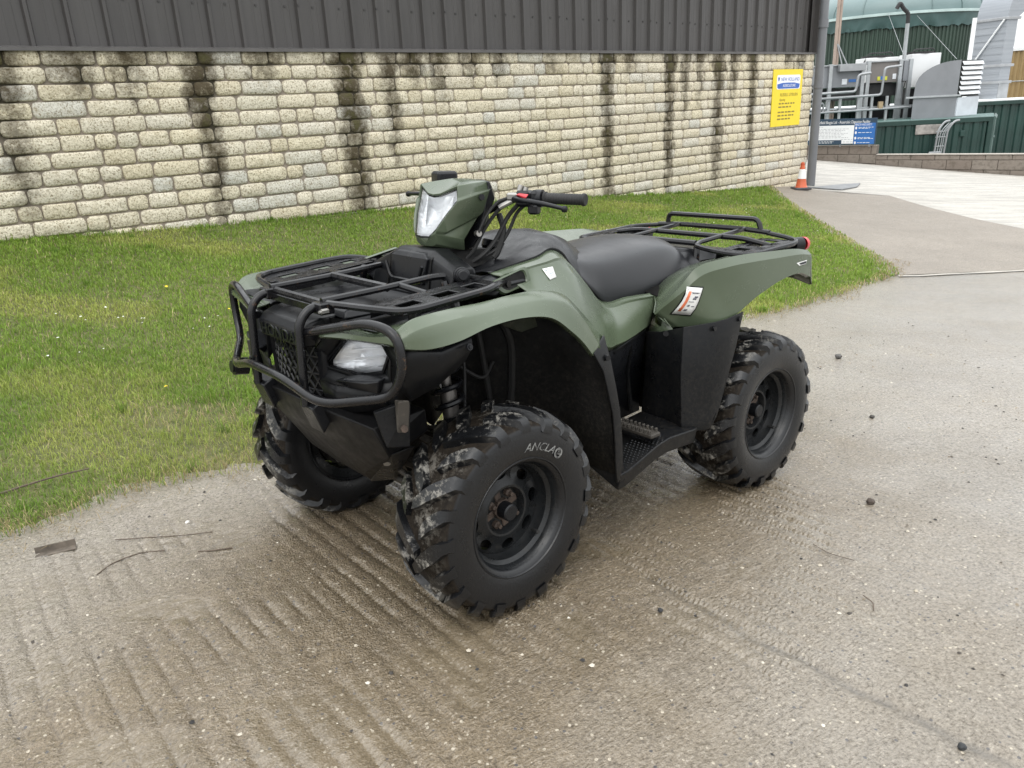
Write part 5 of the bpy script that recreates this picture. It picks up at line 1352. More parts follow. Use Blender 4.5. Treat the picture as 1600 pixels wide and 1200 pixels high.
quad_part('fuel_cap', MB().lathe([(.045, 0), (.045, .022), (.04, .026), (.001, .026)], 20, Matrix.Translation((.24, 0, .975)) @ Matrix.Rotation(-.35, 4, 'Y')), M_BLKC)
# black wings between the storage box and the tank
w_ = [[(.60, .20, .895), (.57, .30, .905), (.545, .36, .905)], [(.53, .20, .925), (.51, .29, .945), (.49, .355, .925)], [(.46, .20, .93), (.455, .285, .955), (.44, .35, .93)]]
m = MB().grid(w_); quad_part('tank_wing', m, M_BLKC, 30, solid=.01); quad_part('tank_wing', m.mirrored(), M_BLKC, 30, solid=.01)

# ------------------------------------------------------------------ storage box and cover between rack and handlebar
def flip(P): return [(x, -y, z) for x, y, z in P]
bx = [(.602, .215, .878), (.578, .212, .950), (.55, .205, .962), (.485, .20, .955), (.47, .21, .89), (.602, .10, .882), (.580, .095, .990), (.556, .085, 1.010), (.49, .08, 1.006), (.46, .10, .92)]
m = MB().hull(bx + flip(bx)); quad_part('storage_box', m, M_BLK, 25, bevel=.009, seg=3)
for sy in (1, -1): quad_part('box_groove', MB().hull([(x, sy * y, z) for x, y, z in ((.606, .108, .885), (.606, .116, .885), (.584, .106, .986), (.584, .113, .984), (.552, .098, 1.003), (.552, .105, 1.001), (.59, .11, .885))]), M_LIN, 0)
rp = [(.607, -.085, .905), (.607, .085, .905), (.592, .098, .985), (.582, .07, 1.0), (.582, -.07, 1.0), (.592, -.098, .985)]
m = MB().hull([(x, y, z) for x, y, z in rp] + [(x - .02, y, z) for x, y, z in rp]); quad_part('box_front_panel', m, M_BLKC, 0, bevel=.004)
fr_p = [[(.612, s * .10, .965), (.614, s * .075, .915), (.615, 0, .898)] for s in (-1, 1)]
quad_part('box_ridge', MB().tube(fillet(fr_p[0][:2] + fr_p[1][1::-1], .02), .006, 6), M_BLK)
quad_part('box_knob', MB().cyl((.545, .20, .945), (.572, .245, .951), .024, 20).cyl((.568, .240, .95), (.590, .272, .955), .020, 20).cyl((.588, .268, .955), (.597, .283, .957), .0155, 18), M_BLKC, 40, bevel=.003)
# flat cover under the front rack
quad_part('hood_cover', MB().hull([(.94, .19, .868), (.94, -.19, .868), (.62, .20, .872), (.62, -.20, .872), (.925, .175, .890), (.925, -.175, .890), (.64, .185, .894), (.64, -.185, .894)]), M_BLKC, 25, bevel=.006)
quad_part('cover_seam', MB().hull([(x, y, z) for x in (.655, .675) for y in (-.2, .2) for z in (.89, .899)]), M_BLK, 0)
m = MB().hull([(.97, .20, .862), (.97, .40, .875), (.64, .30, .875), (.64, .20, .87), (.96, .2, .868), (.96, .39, .881), (.65, .3, .883), (.65, .2, .878)]); quad_part('inner_cover', m, M_BLK, 20); quad_part('inner_cover', m.mirrored(), M_BLK, 20)

# ------------------------------------------------------------------ front face
nose = [(.985, .14, .872), (1.025, .125, .862), (1.045, .13, .838), (1.043, .12, .795), (.99, .15, .795), (.93, .14, .875)]
quad_part('nose_plate', MB().hull(nose + flip(nose)), M_BLK, 25, bevel=.006)
vs_, fs_ = text_mesh('HONDA', .046, .0022)
Mt = frame((1.0462, 0.0, .8175), (0, 1, 0), (.05, 0, 1))
quad_part('lettering', MB().add([Mt @ Vector((v.x * 1.22, v.y, v.z)) for v in vs_], fs_), M_BLKC, 0, recalc=True)
quad_part('nose_core', MB().hull([(x, y, z) for x in (.80, .945) for y in (-.19, .19) for z in (.60, .855)]), M_LIN, 0)
# grille: dark opening, frame and diamond mesh
gf = lambda y, z: 1.022 - .10 * max(0, (.74 - z)) - 1.2 * y * y
quad_part('grille_back', MB().grid([[(gf(y, z) - .035, y, z) for y in (-.215, -.08, 0, .08, .215)] for z in (.56, .70, .87)]), M_LIN, 0)
mk = MB()
def gbar(y0, z0, y1, z1, r_=.0036):
    pts = []
    for k in range(9):
        t = k / 8; y, z = y0 + (y1 - y0) * t, z0 + (z1 - z0) * t
        pts.append((gf(y, z) - .004, y, z))
    mk.tube(pts, r_, 5)
for i in range(-9, 10):
    for sgn in (1, -1):
        # diagonal lines clipped to the opening
        y0 = i * .0335; z_lo, z_hi = .635, .792; dy = (z_hi - z_lo) * .72 * sgn
        ya, yb, za, zb_ = y0 - dy / 2, y0 + dy / 2, z_lo, z_hi
        lim = .152
        if abs(ya) > lim and abs(yb) > lim and ya * yb > 0: continue
        for _ in range(2):
            if abs(ya) > lim: t = (math.copysign(lim, ya) - ya) / (yb - ya); za += (zb_ - za) * t; ya = math.copysign(lim, ya)
            if abs(yb) > lim: t = (math.copysign(lim, yb) - yb) / (ya - yb); zb_ += (za - zb_) * t; yb = math.copysign(lim, yb)
        gbar(ya, za, yb, zb_)
for z in (.662, .713, .764): gbar(-.152, z, .152, z, .003)
quad_part('grille_mesh', mk, M_BLKC, 40)
m = MB().tube(fillet([(gf(.155, .80), .155, .80), (gf(.16, .62) + .002, .158, .62), (gf(.16, .62) + .002, -.158, .62), (gf(.155, .80), -.155, .80)], .02), .012, 6)
quad_part('grille_frame', m, M_BLK)
# facia round the headlamps and down to the lower guard, open where the lamps sit
LENS = [(.968, .238, .829), (.948, .30, .842), (.926, .362, .848), (.922, .372, .80), (.930, .352, .752), (.955, .27, .731), (.966, .235, .736), (.985, .168, .742), (.985, .172, .760)]
LC = sum((Vector(p) for p in LENS), Vector()) / len(LENS)
ringo = [(1.008, .215, .851), (.990, .30, .852), (.962, .40, .856), (.948, .425, .80), (.945, .415, .742), (.980, .27, .702), (.995, .215, .700), (1.012, .158, .705), (1.012, .158, .80)]
ringm = [Vector(a).lerp(Vector(b), .62) - Vector((.006, 0, 0)) for a, b in zip(ringo, LENS)]
m = MB(); m.grid([ringo, ringm, [Vector(p) + (Vector(p) - LC) * .02 - Vector((.012, .004, 0)) for p in LENS]], closev=True)
m.add([ringo[7], ringo[8], ringo[0], (1.012, .158, .852)], [(0, 1, 2, 3)] if False else [(1, 2, 3)])
low_ = [(1.000, .165, .62), (.992, .215, .615), (.975, .28, .632), (.925, .42, .672)]
m.grid([[ringo[7], ringo[6], ringo[5], ringo[4]], low_])
side = [[ringo[2], ringo[3], ringo[4], low_[3]], [(.955, .478, .842), (.955, .478, .81), (.94, .464, .755), (.912, .450, .690)], [(.86, .518, .832), (.862, .524, .816), (.86, .520, .785), (.856, .495, .730)],
        [(.785, .545, .856), (.785, .550, .842), (.786, .549, .825), (.795, .532, .790)]]
m.grid(side)
quad_part('front_facia', m, M_BLK, 24, solid=.004); quad_part('front_facia', m.mirrored(), M_BLK, 24, solid=.004)
for sy in (1, -1):
    k = lambda P: [(x, sy * y, z) for x, y, z in P]
    b = MB().cyl(Vector((.80, sy * .553, .832)), Vector((.80, sy * .560, .834)), .009, 12).cyl(Vector((.80, sy * .558, .8335)), Vector((.80, sy * .563, .8345)), .005, 6); quad_part('bolt', b, M_BLKC)
    # wedge under the lamp
    quad_part('lamp_wedge', MB().hull(k([(1.012, .235, .722), (.99, .36, .735), (.975, .40, .745), (.985, .25, .70), (.965, .38, .705), (.94, .25, .735), (.93, .38, .745)])), M_BLKC, 20, bevel=.004)
    lens = LENS
    c = sum((Vector(p) for p in lens), Vector()) / len(lens); nrm = Vector((.93, .30, .2)).normalized()
    hl = quad_part('headlamp', MB().add(k([Vector(p) + (c - Vector(p)) * .02 - nrm * .012 for p in lens] + [c - nrm * .035]), [(i, (i + 1) % 9, 9) for i in range(9)]), M_CHROME, 0)
    m = MB()
    rows = [[Vector(p) + nrm * .003 for p in lens], [Vector(p) + (c - Vector(p)) * .10 + nrm * .012 for p in lens], [Vector(p) + (c - Vector(p)) * .55 + nrm * .019 for p in lens]]
    rows = [k(r_) for r_ in rows]; m.grid(rows, closev=True); m.add(k([c + nrm * .021]), []); kk = len(m.v) - 1
    m.f += [(18 + i, 18 + (i + 1) % 9, kk) for i in range(9)]; m.mi += [0] * 9
    quad_part('lens', m, M_GLASS, 60, parent=hl)
    quad_part('lamp_bezel', MB().tube(k([Vector(p) + nrm * .002 + (Vector(p) - c) * .03 for p in lens]), .0055, 6, closed=True), M_BLK, parent=hl)
    # reflector bowl details: ribs and bulb shield
    for t in (.3, .55, .8):
        a_, b_ = Vector(lens[0]).lerp(Vector(lens[5]), t), Vector(lens[2]).lerp(Vector(lens[4]), t)
        quad_part('reflector_rib', MB().tube(k([a_ - nrm * .012, (a_ + b_) / 2 - nrm * .026, b_ - nrm * .012]), .004, 5), M_CHROME, parent=hl)
    quad_part('bulb', MB().cyl(k([c - nrm * .034])[0], k([c - nrm * .016])[0], .007, 10), M_CHROME, parent=hl)
# lower guard: faceted black nose that tapers back to the belly
g = [(1.035, .15, .635), (1.02, .20, .632), (.985, .372, .612), (.965, .385, .560), (.935, .365, .515), (.90, .16, .395), (.845, .10, .335), (.80, .09, .325), (.80, .36, .56), (.82, .38, .63), (.78, .16, .40), (1.01, .12, .56)]
M_GRD = plastic('guard_plastic', (.005, .005, .0055), .05, .42, .16)
quad_part('lower_guard', MB().hull(g + flip(g)), M_GRD, 18, bevel=.005)
for sy in (1, -1):
    k = lambda P: [(x, sy * y, z) for x, y, z in P]
    quad_part('guard_side_plate', MB().hull(k([(.985, .385, .66), (.90, .43, .685), (.90, .415, .55), (.965, .40, .56), (.98, .37, .66), (.90, .41, .685), (.90, .40, .55)])), M_BLK, 15, bevel=.003)
    quad_part('skid_plate', MB().hull(k([(.935, .372, .525), (.865, .385, .535), (.80, .17, .345), (.845, .10, .330), (.93, .355, .52), (.86, .37, .53), (.80, .15, .345), (.845, .085, .335)])), M_BLKC, 15, bevel=.003)
    quad_part('bolt', MB().cyl(*k([(.905, .30, .475), (.909, .306, .470)]), .010, 12), M_STL)
    quad_part('bumper_bracket', MB().hull(k([(1.06, .115, .64), (1.06, .19, .64), (1.02, .19, .66), (1.02, .115, .66), (1.03, .115, .56), (1.03, .19, .56), (1.0, .19, .6), (1.0, .115, .6)])), M_BLKC, 15, bevel=.004)
    quad_part('loop_bracket', MB().hull(k([(.955, .455, .70), (.925, .465, .70), (.955, .44, .61), (.925, .45, .61), (.95, .43, .70), (.92, .43, .61)])), M_OILY, 0, bevel=.003)
    quad_part('bolt', MB().cyl(*k([(.94, .45, .625), (.945, .463, .625)]), .009, 8), M_RUST)
# ------------------------------------------------------------------ tubular bumper
bt = MB()
P = [(1.035, .155, .845), (.99, .40, .902), (.968, .492, .885), (.962, .500, .79), (.972, .455, .715), (1.075, .27, .677), (1.098, .10, .722)]
P = P + [(x, -y, z) for x, y, z in P[::-1]]
bt.tube(fillet(P, [.02, .09, .075, .06, .06, .06, .05] + [.05, .06, .06, .06, .075, .09, .02], 6), .0126, 10)
bp = quad_part('front_bumper', bt, M_TUBE)
for sy in (1, -1):
    quad_part('bumper_upright', MB().tube(fillet([(.97, sy * .15, .905), (1.02, sy * .15, .908), (1.055, sy * .15, .87), (1.058, sy * .15, .64)], .06, 6), .0126, 10), M_TUBE, parent=bp)
quad_part('horn', MB().cyl((1.0, -.36, .64), (1.045, -.365, .645), .028, 18).cyl((1.04, -.365, .645), (1.052, -.366, .646), .02, 16), M_BLKC, 40)

# ------------------------------------------------------------------ racks
def rack_tube(P, r_=.0100, fl=.04, name='rack_tube', parent=None, seg=8):
    return quad_part(name, MB().tube(fillet(P, fl, 5), r_, seg), M_TUBE, parent=parent)
FRK = bpy.data.objects.new('front_rack', None); COL.objects.link(FRK); FRK.parent = QB
for sy in (1, -1):
    k = lambda P: [(x, sy * y, z) for x, y, z in P]
    rack_tube(k([(.985, .155, .921), (.78, .155, .930), (.60, .160, .943), (.53, .20, .938), (.50, .27, .930), (.49, .36, .928)]), fl=.05, parent=FRK)
    rack_tube(k([(.975, .165, .915), (.945, .33, .920), (.905, .405, .917), (.86, .430, .920), (.63, .428, .938), (.575, .405, .944), (.53, .372, .938), (.497, .34, .930)]), fl=.05, parent=FRK)
    rack_tube(k([(.735, .155, .932), (.72, .27, .920)]), parent=FRK)
    # pressed plate with slots
    z0 = lambda x: .905 + (.92 - x) * .085
    pm = MB()
    def strip(xa, xb, ya, yb): pm.hull(k([(x, y, z0(x) + dz_) for x in (xa, xb) for y in (ya, yb) for dz_ in (0, .006)]))
    strip(.56, .90, .262, .318); strip(.58, .90, .366, .422); strip(.865, .915, .30, .40); strip(.745, .80, .31, .37); strip(.635, .68, .31, .37); strip(.545, .585, .30, .38)
    quad_part('rack_plate', pm, M_TUBE, 0, parent=FRK, bevel=.002)
    quad_part('plate_flange', MB().hull(k([(.90, .26, z0(.9) - .03), (.56, .26, z0(.56) - .03), (.90, .265, z0(.9) + .006), (.56, .265, z0(.56) + .006), (.90, .262, z0(.9) + .006)])), M_TUBE, 0, parent=FRK)
    quad_part('rack_bracket', MB().box(k([(.985, .162, .905)])[0], (.045, .05, .032), .004), M_TUBE, 0, parent=FRK)
    quad_part('bolt', MB().cyl(*k([(.985, .187, .900), (1.006, .189, .900)]), .0075, 6).cyl(*k([(1.004, .189, .9), (1.013, .19, .9)]), .0045, 8), M_STL, parent=FRK)
    quad_part('rack_foot', MB().tube(k([(.70, .37, .915), (.70, .38, .88)]), .012, 8).tube(k([(.62, .22, .935), (.62, .24, .885)]), .012, 8).tube(k([(.86, .40, .915), (.86, .40, .88)]), .012, 8), M_TUBE, parent=FRK)
rack_tube([(.975, -.155, .912), (.975, .155, .912)], .012, parent=FRK); rack_tube([(.775, -.155, .930), (.775, .155, .930)], .0125, parent=FRK)
quad_part('front_strip', MB().box((.985, 0, .895), (.006, .32, .022), .002), M_TUBE, 0, parent=FRK)

RRK = bpy.data.objects.new('rear_rack', None); COL.objects.link(RRK); RRK.parent = QB
for sy in (1, -1):
    k = lambda P: [(x, sy * y, z) for x, y, z in P]
    rack_tube(k([(-1.035, .17, .945), (-.70, .17, .918), (-.655, .19, .912), (-.625, .27, .905), (-.615, .38, .900), (-.635, .425, .898), (-.70, .445, .900), (-.95, .447, .912), (-1.0, .435, .918), (-1.02, .385, .925), (-1.035, .28, .935)]), fl=.05, parent=RRK)
    z0 = lambda x: .896 - (x + .66) * .055
    pm = MB()
    def strip(xa, xb, ya, yb): pm.hull(k([(x, y, z0(x) + dz_) for x in (xa, xb) for y in (ya, yb) for dz_ in (0, .006)]))
    strip(-.98, -.66, .282, .322); strip(-.98, -.66, .385, .437); strip(-.70, -.655, .30, .42); strip(-.80, -.755, .30, .42); strip(-.90, -.86, .30, .42); strip(-.99, -.955, .30, .41)
    quad_part('rack_plate', pm, M_TUBE, 0, parent=RRK, bevel=.002)
    quad_part('plate_flange', MB().hull(k([(-.98, .282, z0(-.98) - .03), (-.66, .282, z0(-.66) - .03), (-.98, .287, z0(-.98) + .006), (-.66, .287, z0(-.66) + .006), (-.98, .284, z0(-.98) + .006)])), M_TUBE, 0, parent=RRK)
    quad_part('rack_foot', MB().tube(k([(-.70, .40, .90), (-.70, .40, .85)]), .012, 8).tube(k([(-.68, .18, .91), (-.66, .19, .84)]), .014, 8).tube(k([(-.95, .40, .91), (-.95, .40, .85)]), .012, 8), M_TUBE, parent=RRK)
rack_tube([(-.685, -.17, .917), (-.685, .17, .917)], .012, parent=RRK)
rack_tube([(-.865, -.40, .908), (-.865, -.27, .928), (-.865, .27, .928), (-.865, .40, .908)], .0115, parent=RRK); rack_tube([(-1.035, -.29, .937), (-1.035, -.17, .944), (-1.035, .17, .944), (-1.035, .29, .937)], .0115, parent=RRK)
rack_tube([(-1.04, -.245, .942), (-1.045, -.240, .988), (-1.045, .225, .988), (-1.04, .245, .942)], .0112, .05, 'rack_rail', parent=RRK)

# ------------------------------------------------------------------ seat
sec = []   # x, half width, top centre z, edge z, bottom z
for x, hw, zc, ze, zb_, yb in ((.10, .12, .995, .975, .955, .135), (.06, .165, .972, .945, .885, .215), (.0, .182, .958, .925, .822, .236), (-.06, .188, .950, .915, .772, .243), (-.12, .190, .948, .912, .762, .250), (-.20, .190, .950, .915, .768, .256),
                               (-.30, .188, .956, .925, .778, .262), (-.40, .182, .960, .932, .788, .262), (-.48, .172, .958, .930, .797, .255), (-.55, .155, .948, .918, .812, .24), (-.60, .135, .930, .900, .828, .215), (-.63, .11, .905, .885, .845, .18)):
    row = []
    for t in (0, .35, .7, .92): row.append((x, hw * t, zc - (zc - ze) * t ** 3))
    row += [(x, hw + (yb - hw) * .22, ze - (ze - zb_) * .10), (x, hw + (yb - hw) * .62, ze - (ze - zb_) * .45), (x, yb, zb_ + .012), (x, yb - .006, zb_)]
    row = [(a, -b, c) for a, b, c in row[:0:-1]] + row; sec.append(row)
n = len(sec[0]); m = MB()
rails = [[s_[j] for s_ in sec] for j in range(n)]
G = loft(rails, 44)
G = [catmull(r_, (len(r_) - 1) * 3) for r_ in G]
m.grid(G); m.add(G[-1], [tuple(range(len(G[-1])))])
quad_part('seat', m, M_SEAT, 60)
quad_part('seat_base', MB().hull([(x, y, z) for x, y, z in ((.0, .22, .80), (.0, -.22, .80), (-.6, .2, .80), (-.6, -.2, .80), (-.1, .24, .755), (-.1, -.24, .755), (-.5, .23, .78), (-.5, -.23, .78), (-.62, .12, .86), (-.62, -.12, .86))]), M_LIN, 20)
# black plate behind the seat
p_ = [(-.60, .19, .84), (-.585, .15, .905), (-.66, .13, .90), (-.70, .20, .85), (-.98, .2, .845), (-.98, .18, .865), (-.70, .17, .875)]
quad_part('rear_cover', MB().hull(p_ + flip(p_)), M_BLKC, 20, bevel=.006)
for sy in (1, -1): quad_part('cover_step', MB().hull([(x, sy * y, z) for x, y, z in ((-.56, .20, .835), (-.575, .16, .892), (-.64, .16, .892), (-.66, .23, .84), (-.60, .235, .83))]), M_BLKC, 20, bevel=.005)

# ------------------------------------------------------------------ rear fenders
top_in = [(-.28, .285, .775), (-.35, .265, .815), (-.45, .25, .838), (-.55, .24, .85), (-.68, .23, .855), (-.82, .22, .855), (-.95, .20, .852), (-1.04, .19, .846)]
top_md = [(-.235, .33, .765), (-.29, .37, .825), (-.37, .38, .868), (-.48, .39, .876), (-.62, .40, .877), (-.76, .41, .874), (-.88, .42, .870), (-.985, .42, .862)]
crs = [(-.17, .375, .745), (-.195, .455, .835), (-.245, .49, .905), (-.345, .52, .925), (-.46, .535, .930), (-.62, .543, .925), (-.78, .548, .918), (-.885, .545, .902)]
crs2 = [(-.165, .38, .738), (-.188, .470, .82), (-.25, .512, .88), (-.36, .547, .900), (-.48, .558, .903), (-.64, .562, .900), (-.79, .564, .897), (-.893, .558, .885)]
lpr = [(-.21, .435, .695), (-.285, .53, .705), (-.385, .56, .728), (-.455, .566, .757), (-.53, .57, .786), (-.66, .572, .818), (-.79, .572, .828), (-.885, .568, .80)]
lpr2 = [(x + .004, y - .015, z - .004) for x, y, z in lpr]
R = [top_in, lerp_r(top_in, top_md, .9), top_md, lerp_r(top_md, crs, .45), lerp_r(top_md, crs, .97), crs, lerp_r(crs, crs2, .94), crs2, lerp_r(crs2, lpr, .05), lerp_r(crs2, lpr, .5), lpr, lpr2]
REAR_M = m = MB().grid(loft(R, 44)); quad_part('rear_fender', m, M_GRN, 24, solid=.004); quad_part('rear_fender', m.mirrored(), M_GRN, 24, solid=.004)
# forward face that joins the side panel, and the fender's tail
fw = [[(-.286, .282, .786), (-.235, .33, .765), (-.17, .375, .745)], [(-.285, .297, .74), (-.225, .345, .72), (-.185, .41, .715)], [(-.245, .315, .692), (-.215, .37, .688), (-.21, .435, .695)]]
ff = [[(-.290, .295, .745), (-.235, .345, .735), (-.185, .41, .725)], [(-.235, .315, .68), (-.215, .37, .68), (-.20, .435, .69)], [(-.205, .325, .655), (-.200, .38, .662), (-.197, .44, .672)]]
m = MB().grid(ff); quad_part('fender_front_face', m, M_GRN, 50, solid=.004); quad_part('fender_front_face', m.mirrored(), M_GRN, 50, solid=.004)
m = MB().grid(fw); quad_part('fender_front_face', m, M_GRN, 50, solid=.004); quad_part('fender_front_face', m.mirrored(), M_GRN, 50, solid=.004)
tl = [[(-1.04, .19, .846), (-.985, .42, .862), (-.885, .545, .902), (-.893, .558, .885)], [(-1.055, .19, .835), (-1.0, .43, .850), (-.905, .545, .885), (-.908, .552, .870)], [(-1.06, .19, .80), (-1.01, .43, .80), (-.915, .550, .80), (-.912, .558, .79)], [(-1.062, .19, .765), (-1.012, .43, .765), (-.918, .55, .765), (-.910, .562, .768)]]
m = MB().grid(tl); m.add([(-.893, .558, .885), (-.885, .568, .80), (-.908, .552, .870), (-.912, .558, .79), (-.910, .562, .768)], [(0, 2, 3, 1), (1, 3, 4)])
quad_part('fender_tail', m, M_GRN, 50, solid=.004); quad_part('fender_tail', m.mirrored(), M_GRN, 50, solid=.004)
for sy in (1, -1):
    k = lambda P: [(x, sy * y, z) for x, y, z in P]
    # scooped badge recess with a small light emblem
    quad_part('badge_scoop', MB().hull(k([(-.70, .5655, .872), (-.885, .5625, .878), (-.880, .566, .848), (-.74, .5695, .846), (-.71, .5680, .858), (-.70, .560, .87), (-.88, .555, .86)])), M_GRN, 0, bevel=.002)
    quad_part('emblem', MB().hull(k([(-.765, .5685, .868), (-.845, .5665, .871), (-.835, .5695, .858), (-.785, .5705, .856), (-.80, .565, .862)])), M_STK, 0)
    quad_part('emblem_core', MB().hull(k([(-.782, .570, .866), (-.838, .5685, .8685), (-.832, .5712, .860), (-.79, .572, .859), (-.80, .566, .862)])), M_BLK, 0)
    quad_part('tail_lamp', MB().cyl(*k([(-1.03, .40, .895), (-1.07, .415, .897)]), .030, 18), M_BLKC)
    quad_part('tail_lens', MB().lathe([(.029, 0), (.029, .02), (.022, .032), (.001, .036)], 18, Matrix.Translation(k([(-1.072, .416, .897)])[0]) @ Matrix.Rotation(-math.pi / 2, 4, 'Y')), M_RED)
    quad_part('lamp_stalk', MB().box(k([(-1.0, .39, .875)])[0], (.06, .03, .05), .006), M_BLK, 0)

# ------------------------------------------------------------------ footwells and rear guards
for sy in (1, -1):
    k = lambda P: [(x, sy * y, z) for x, y, z in P]
    # front strip down from the fender to the footboard
    st = MB()
    A = k([(.347, .566, .730), (.308, .569, .670), (.285, .570, .60), (.262, .571, .52), (.248, .571, .42), (.240, .569, .34), (.228, .566, .280)])
    B = k([(.256, .522, .762), (.258, .553, .690), (.243, .562, .61), (.222, .564, .525), (.208, .564, .425), (.200, .562, .345), (.186, .558, .295)])
    C = k([(.235, .50, .748), (.235, .53, .685), (.222, .54, .61), (.203, .54, .525), (.190, .54, .425), (.182, .54, .345), (.172, .54, .290)])
    st.grid([A, B, C]); quad_part('leg_guard', st, M_BLK, 30, solid=.006, bevel=.002)
    quad_part('bolt', MB().cyl(*k([(.285, .553, .705), (.287, .568, .705)]), .009, 10), M_BLKC)
    # inner footwell walls
    w1 = [k([(.205, .45, .712), (.15, .44, .668), (.06, .398, .652), (-.05, .358, .646), (-.195, .322, .668)]), k([(.20, .38, .56), (.14, .36, .54), (.05, .33, .53), (-.06, .30, .52), (-.20, .30, .53)]), k([(.20, .34, .36), (.14, .33, .35), (.05, .315, .345), (-.06, .29, .34), (-.21, .29, .35)])]
    quad_part('footwell_wall', MB().grid(w1), M_BLKC, 30, solid=.005)
    quad_part('wall_rib', MB().tube(k([(.185, .435, .70), (.06, .392, .648), (-.19, .318, .668)]), .008, 6), M_BLK)
    quad_part('wall_rib', MB().tube(k([(-.08, .345, .635), (-.12, .302, .52), (-.155, .296, .36)]), .009, 6), M_BLK)
    # rear wall of the footwell: guard in front of the rear wheel
    g1 = [k([(-.195, .322, .662), (-.190, .385, .672), (-.188, .44, .690), (-.165, .505, .712), (-.275, .556, .720), (-.335, .566, .724), (-.418, .574, .738)]),
          k([(-.21, .31, .53), (-.19, .385, .53), (-.18, .44, .53), (-.155, .51, .54), (-.265, .565, .54), (-.33, .573, .55), (-.385, .575, .62)]),
          k([(-.21, .30, .36), (-.20, .385, .355), (-.19, .45, .355), (-.165, .515, .36), (-.255, .565, .37), (-.30, .57, .375), (-.335, .57, .46)]),
          k([(-.21, .30, .335), (-.20, .385, .330), (-.19, .45, .33), (-.175, .52, .335), (-.245, .563, .335), (-.27, .565, .335), (-.285, .565, .37)])]
    quad_part('rear_leg_guard', MB().grid(g1), M_BLK, 22, solid=.006, bevel=.002)
    for P_ in ((-.265, .560, .700), (-.395, .573, .715)): quad_part('bolt', MB().cyl(*k([P_, (P_[0], P_[1] + .005, P_[2])]), .009, 12), M_BLKC)
    quad_part('bolt', MB().cyl(*k([(-.188, .415, .672), (-.182, .420, .672)]), .010, 12), M_BLKC)
    # footboard
    fb = [(.215, .565, .292), (.18, .568, .296), (.10, .565, .318), (.02, .56, .338), (-.05, .555, .345), (-.19, .555, .338), (-.215, .55, .338), (-.215, .30, .338), (.20, .33, .325)]
    top = [(x, y, z + .012) for x, y, z in fb]
    bot = [(x, y - (.01 if y > .5 else 0), z - (.045 if y > .5 else .01)) for x, y, z in fb]
    nf = len(fb); m = MB().add(k(top) + k(bot), [tuple(range(nf)), tuple(range(nf, 2 * nf))[::-1]] + [(i, nf + i, nf + (i + 1) % nf, (i + 1) % nf) for i in range(nf)])
    fbo = quad_part('footboard', m, M_BLK, 25, bevel=.004)
    kn = MB(); r5 = random.Random(3)
    for i in range(30):
        for j in range(11):
            x = .185 - i * .0128; y = .40 + j * .0145 + (i % 2) * .007
            if y > .553 or x < -.06 or y < .455: continue
            z = .292 + (min(.215 - x, .255)) * .20 + .012 if x > .02 else .350
            zt_ = (.306 + (.215 - x) * .20) if x > .02 else .3515
            kn.add(k([(x - .004, y, zt_), (x + .004, y, zt_), (x, y + .005, zt_), (x, y - .005, zt_), (x, y, zt_ + .0022)]), [(0, 3, 4), (3, 1, 4), (1, 2, 4), (2, 0, 4)])
    tag(quad_part('tread_studs', kn, M_BLKC, 0, parent=fbo), kind='stuff')
    pg = MB()
    for r_ in range(2):
        pg.box(k([(.0 - .0 * r_, .45 + .0, .372)])[0], (.05, .17, .016), .004) if r_ == 0 else None
        for j in range(9): pg.box(k([(-.018 + .036 * r_, .375 + .018 * j, .385)])[0], (.012, .008, .014), .002)
    quad_part('foot_peg', pg, M_OILY, 0)
quad_part('gear_pedal', MB().tube(fillet([(.10, .30, .36), (.13, .36, .372), (.19, .40, .375)], .03), .009, 8).cyl((.18, .385, .375), (.20, .44, .377), .012, 10), M_OILY)

# stickers
def panel_sticker(name, A, B, C_, D, mat, off, parent=None):
    A, B, C_, D = map(Vector, (A, B, C_, D)); n_ = (B - A).cross(D - A).normalized()
    if n_.y < 0: n_ = -n_
    return quad_part(name, MB().add([p + n_ * off for p in (A, B, C_, D)] + [p + n_ * (off - .004) for p in (A, B, C_, D)], [(0, 1, 2, 3), (0, 4, 5, 1), (1, 5, 6, 2), (2, 6, 7, 3), (3, 7, 4, 0)]), mat, 0, parent=parent)

from mathutils.bvhtree import BVHTree
def surf(objname_mb, x, z):
    hit = objname_mb.ray_cast(Vector((x, 1.0, z)), Vector((0, -1, 0)))
    if hit[0] is None: hit = objname_mb.find_nearest(Vector((x, .3, z)))
    return hit[0], hit[1]
def bvh(mb): return BVHTree.FromPolygons([Vector(v) for v in mb.v], mb.f)
def decal(tree, name, quad, mat, off, n=5, label=None):
    """thin label that follows the panel it is stuck to; quad = four (x, z)"""
    rows = []
    for i in range(n):
        r_ = []
        for j in range(n):
            a, b = i / (n - 1), j / (n - 1); A, B, C_, D = [np.array(q) for q in quad]
            p = (A * (1 - b) + B * b) * (1 - a) + (D * (1 - b) + C_ * b) * a
            h_, n_ = surf(tree, p[0], p[1])
            if n_.y < 0: n_ = -n_
            r_.append(h_ + n_ * off)
        rows.append(r_)
    return quad_part(name, MB().grid(rows), mat, 60, solid=.0008, off=1)

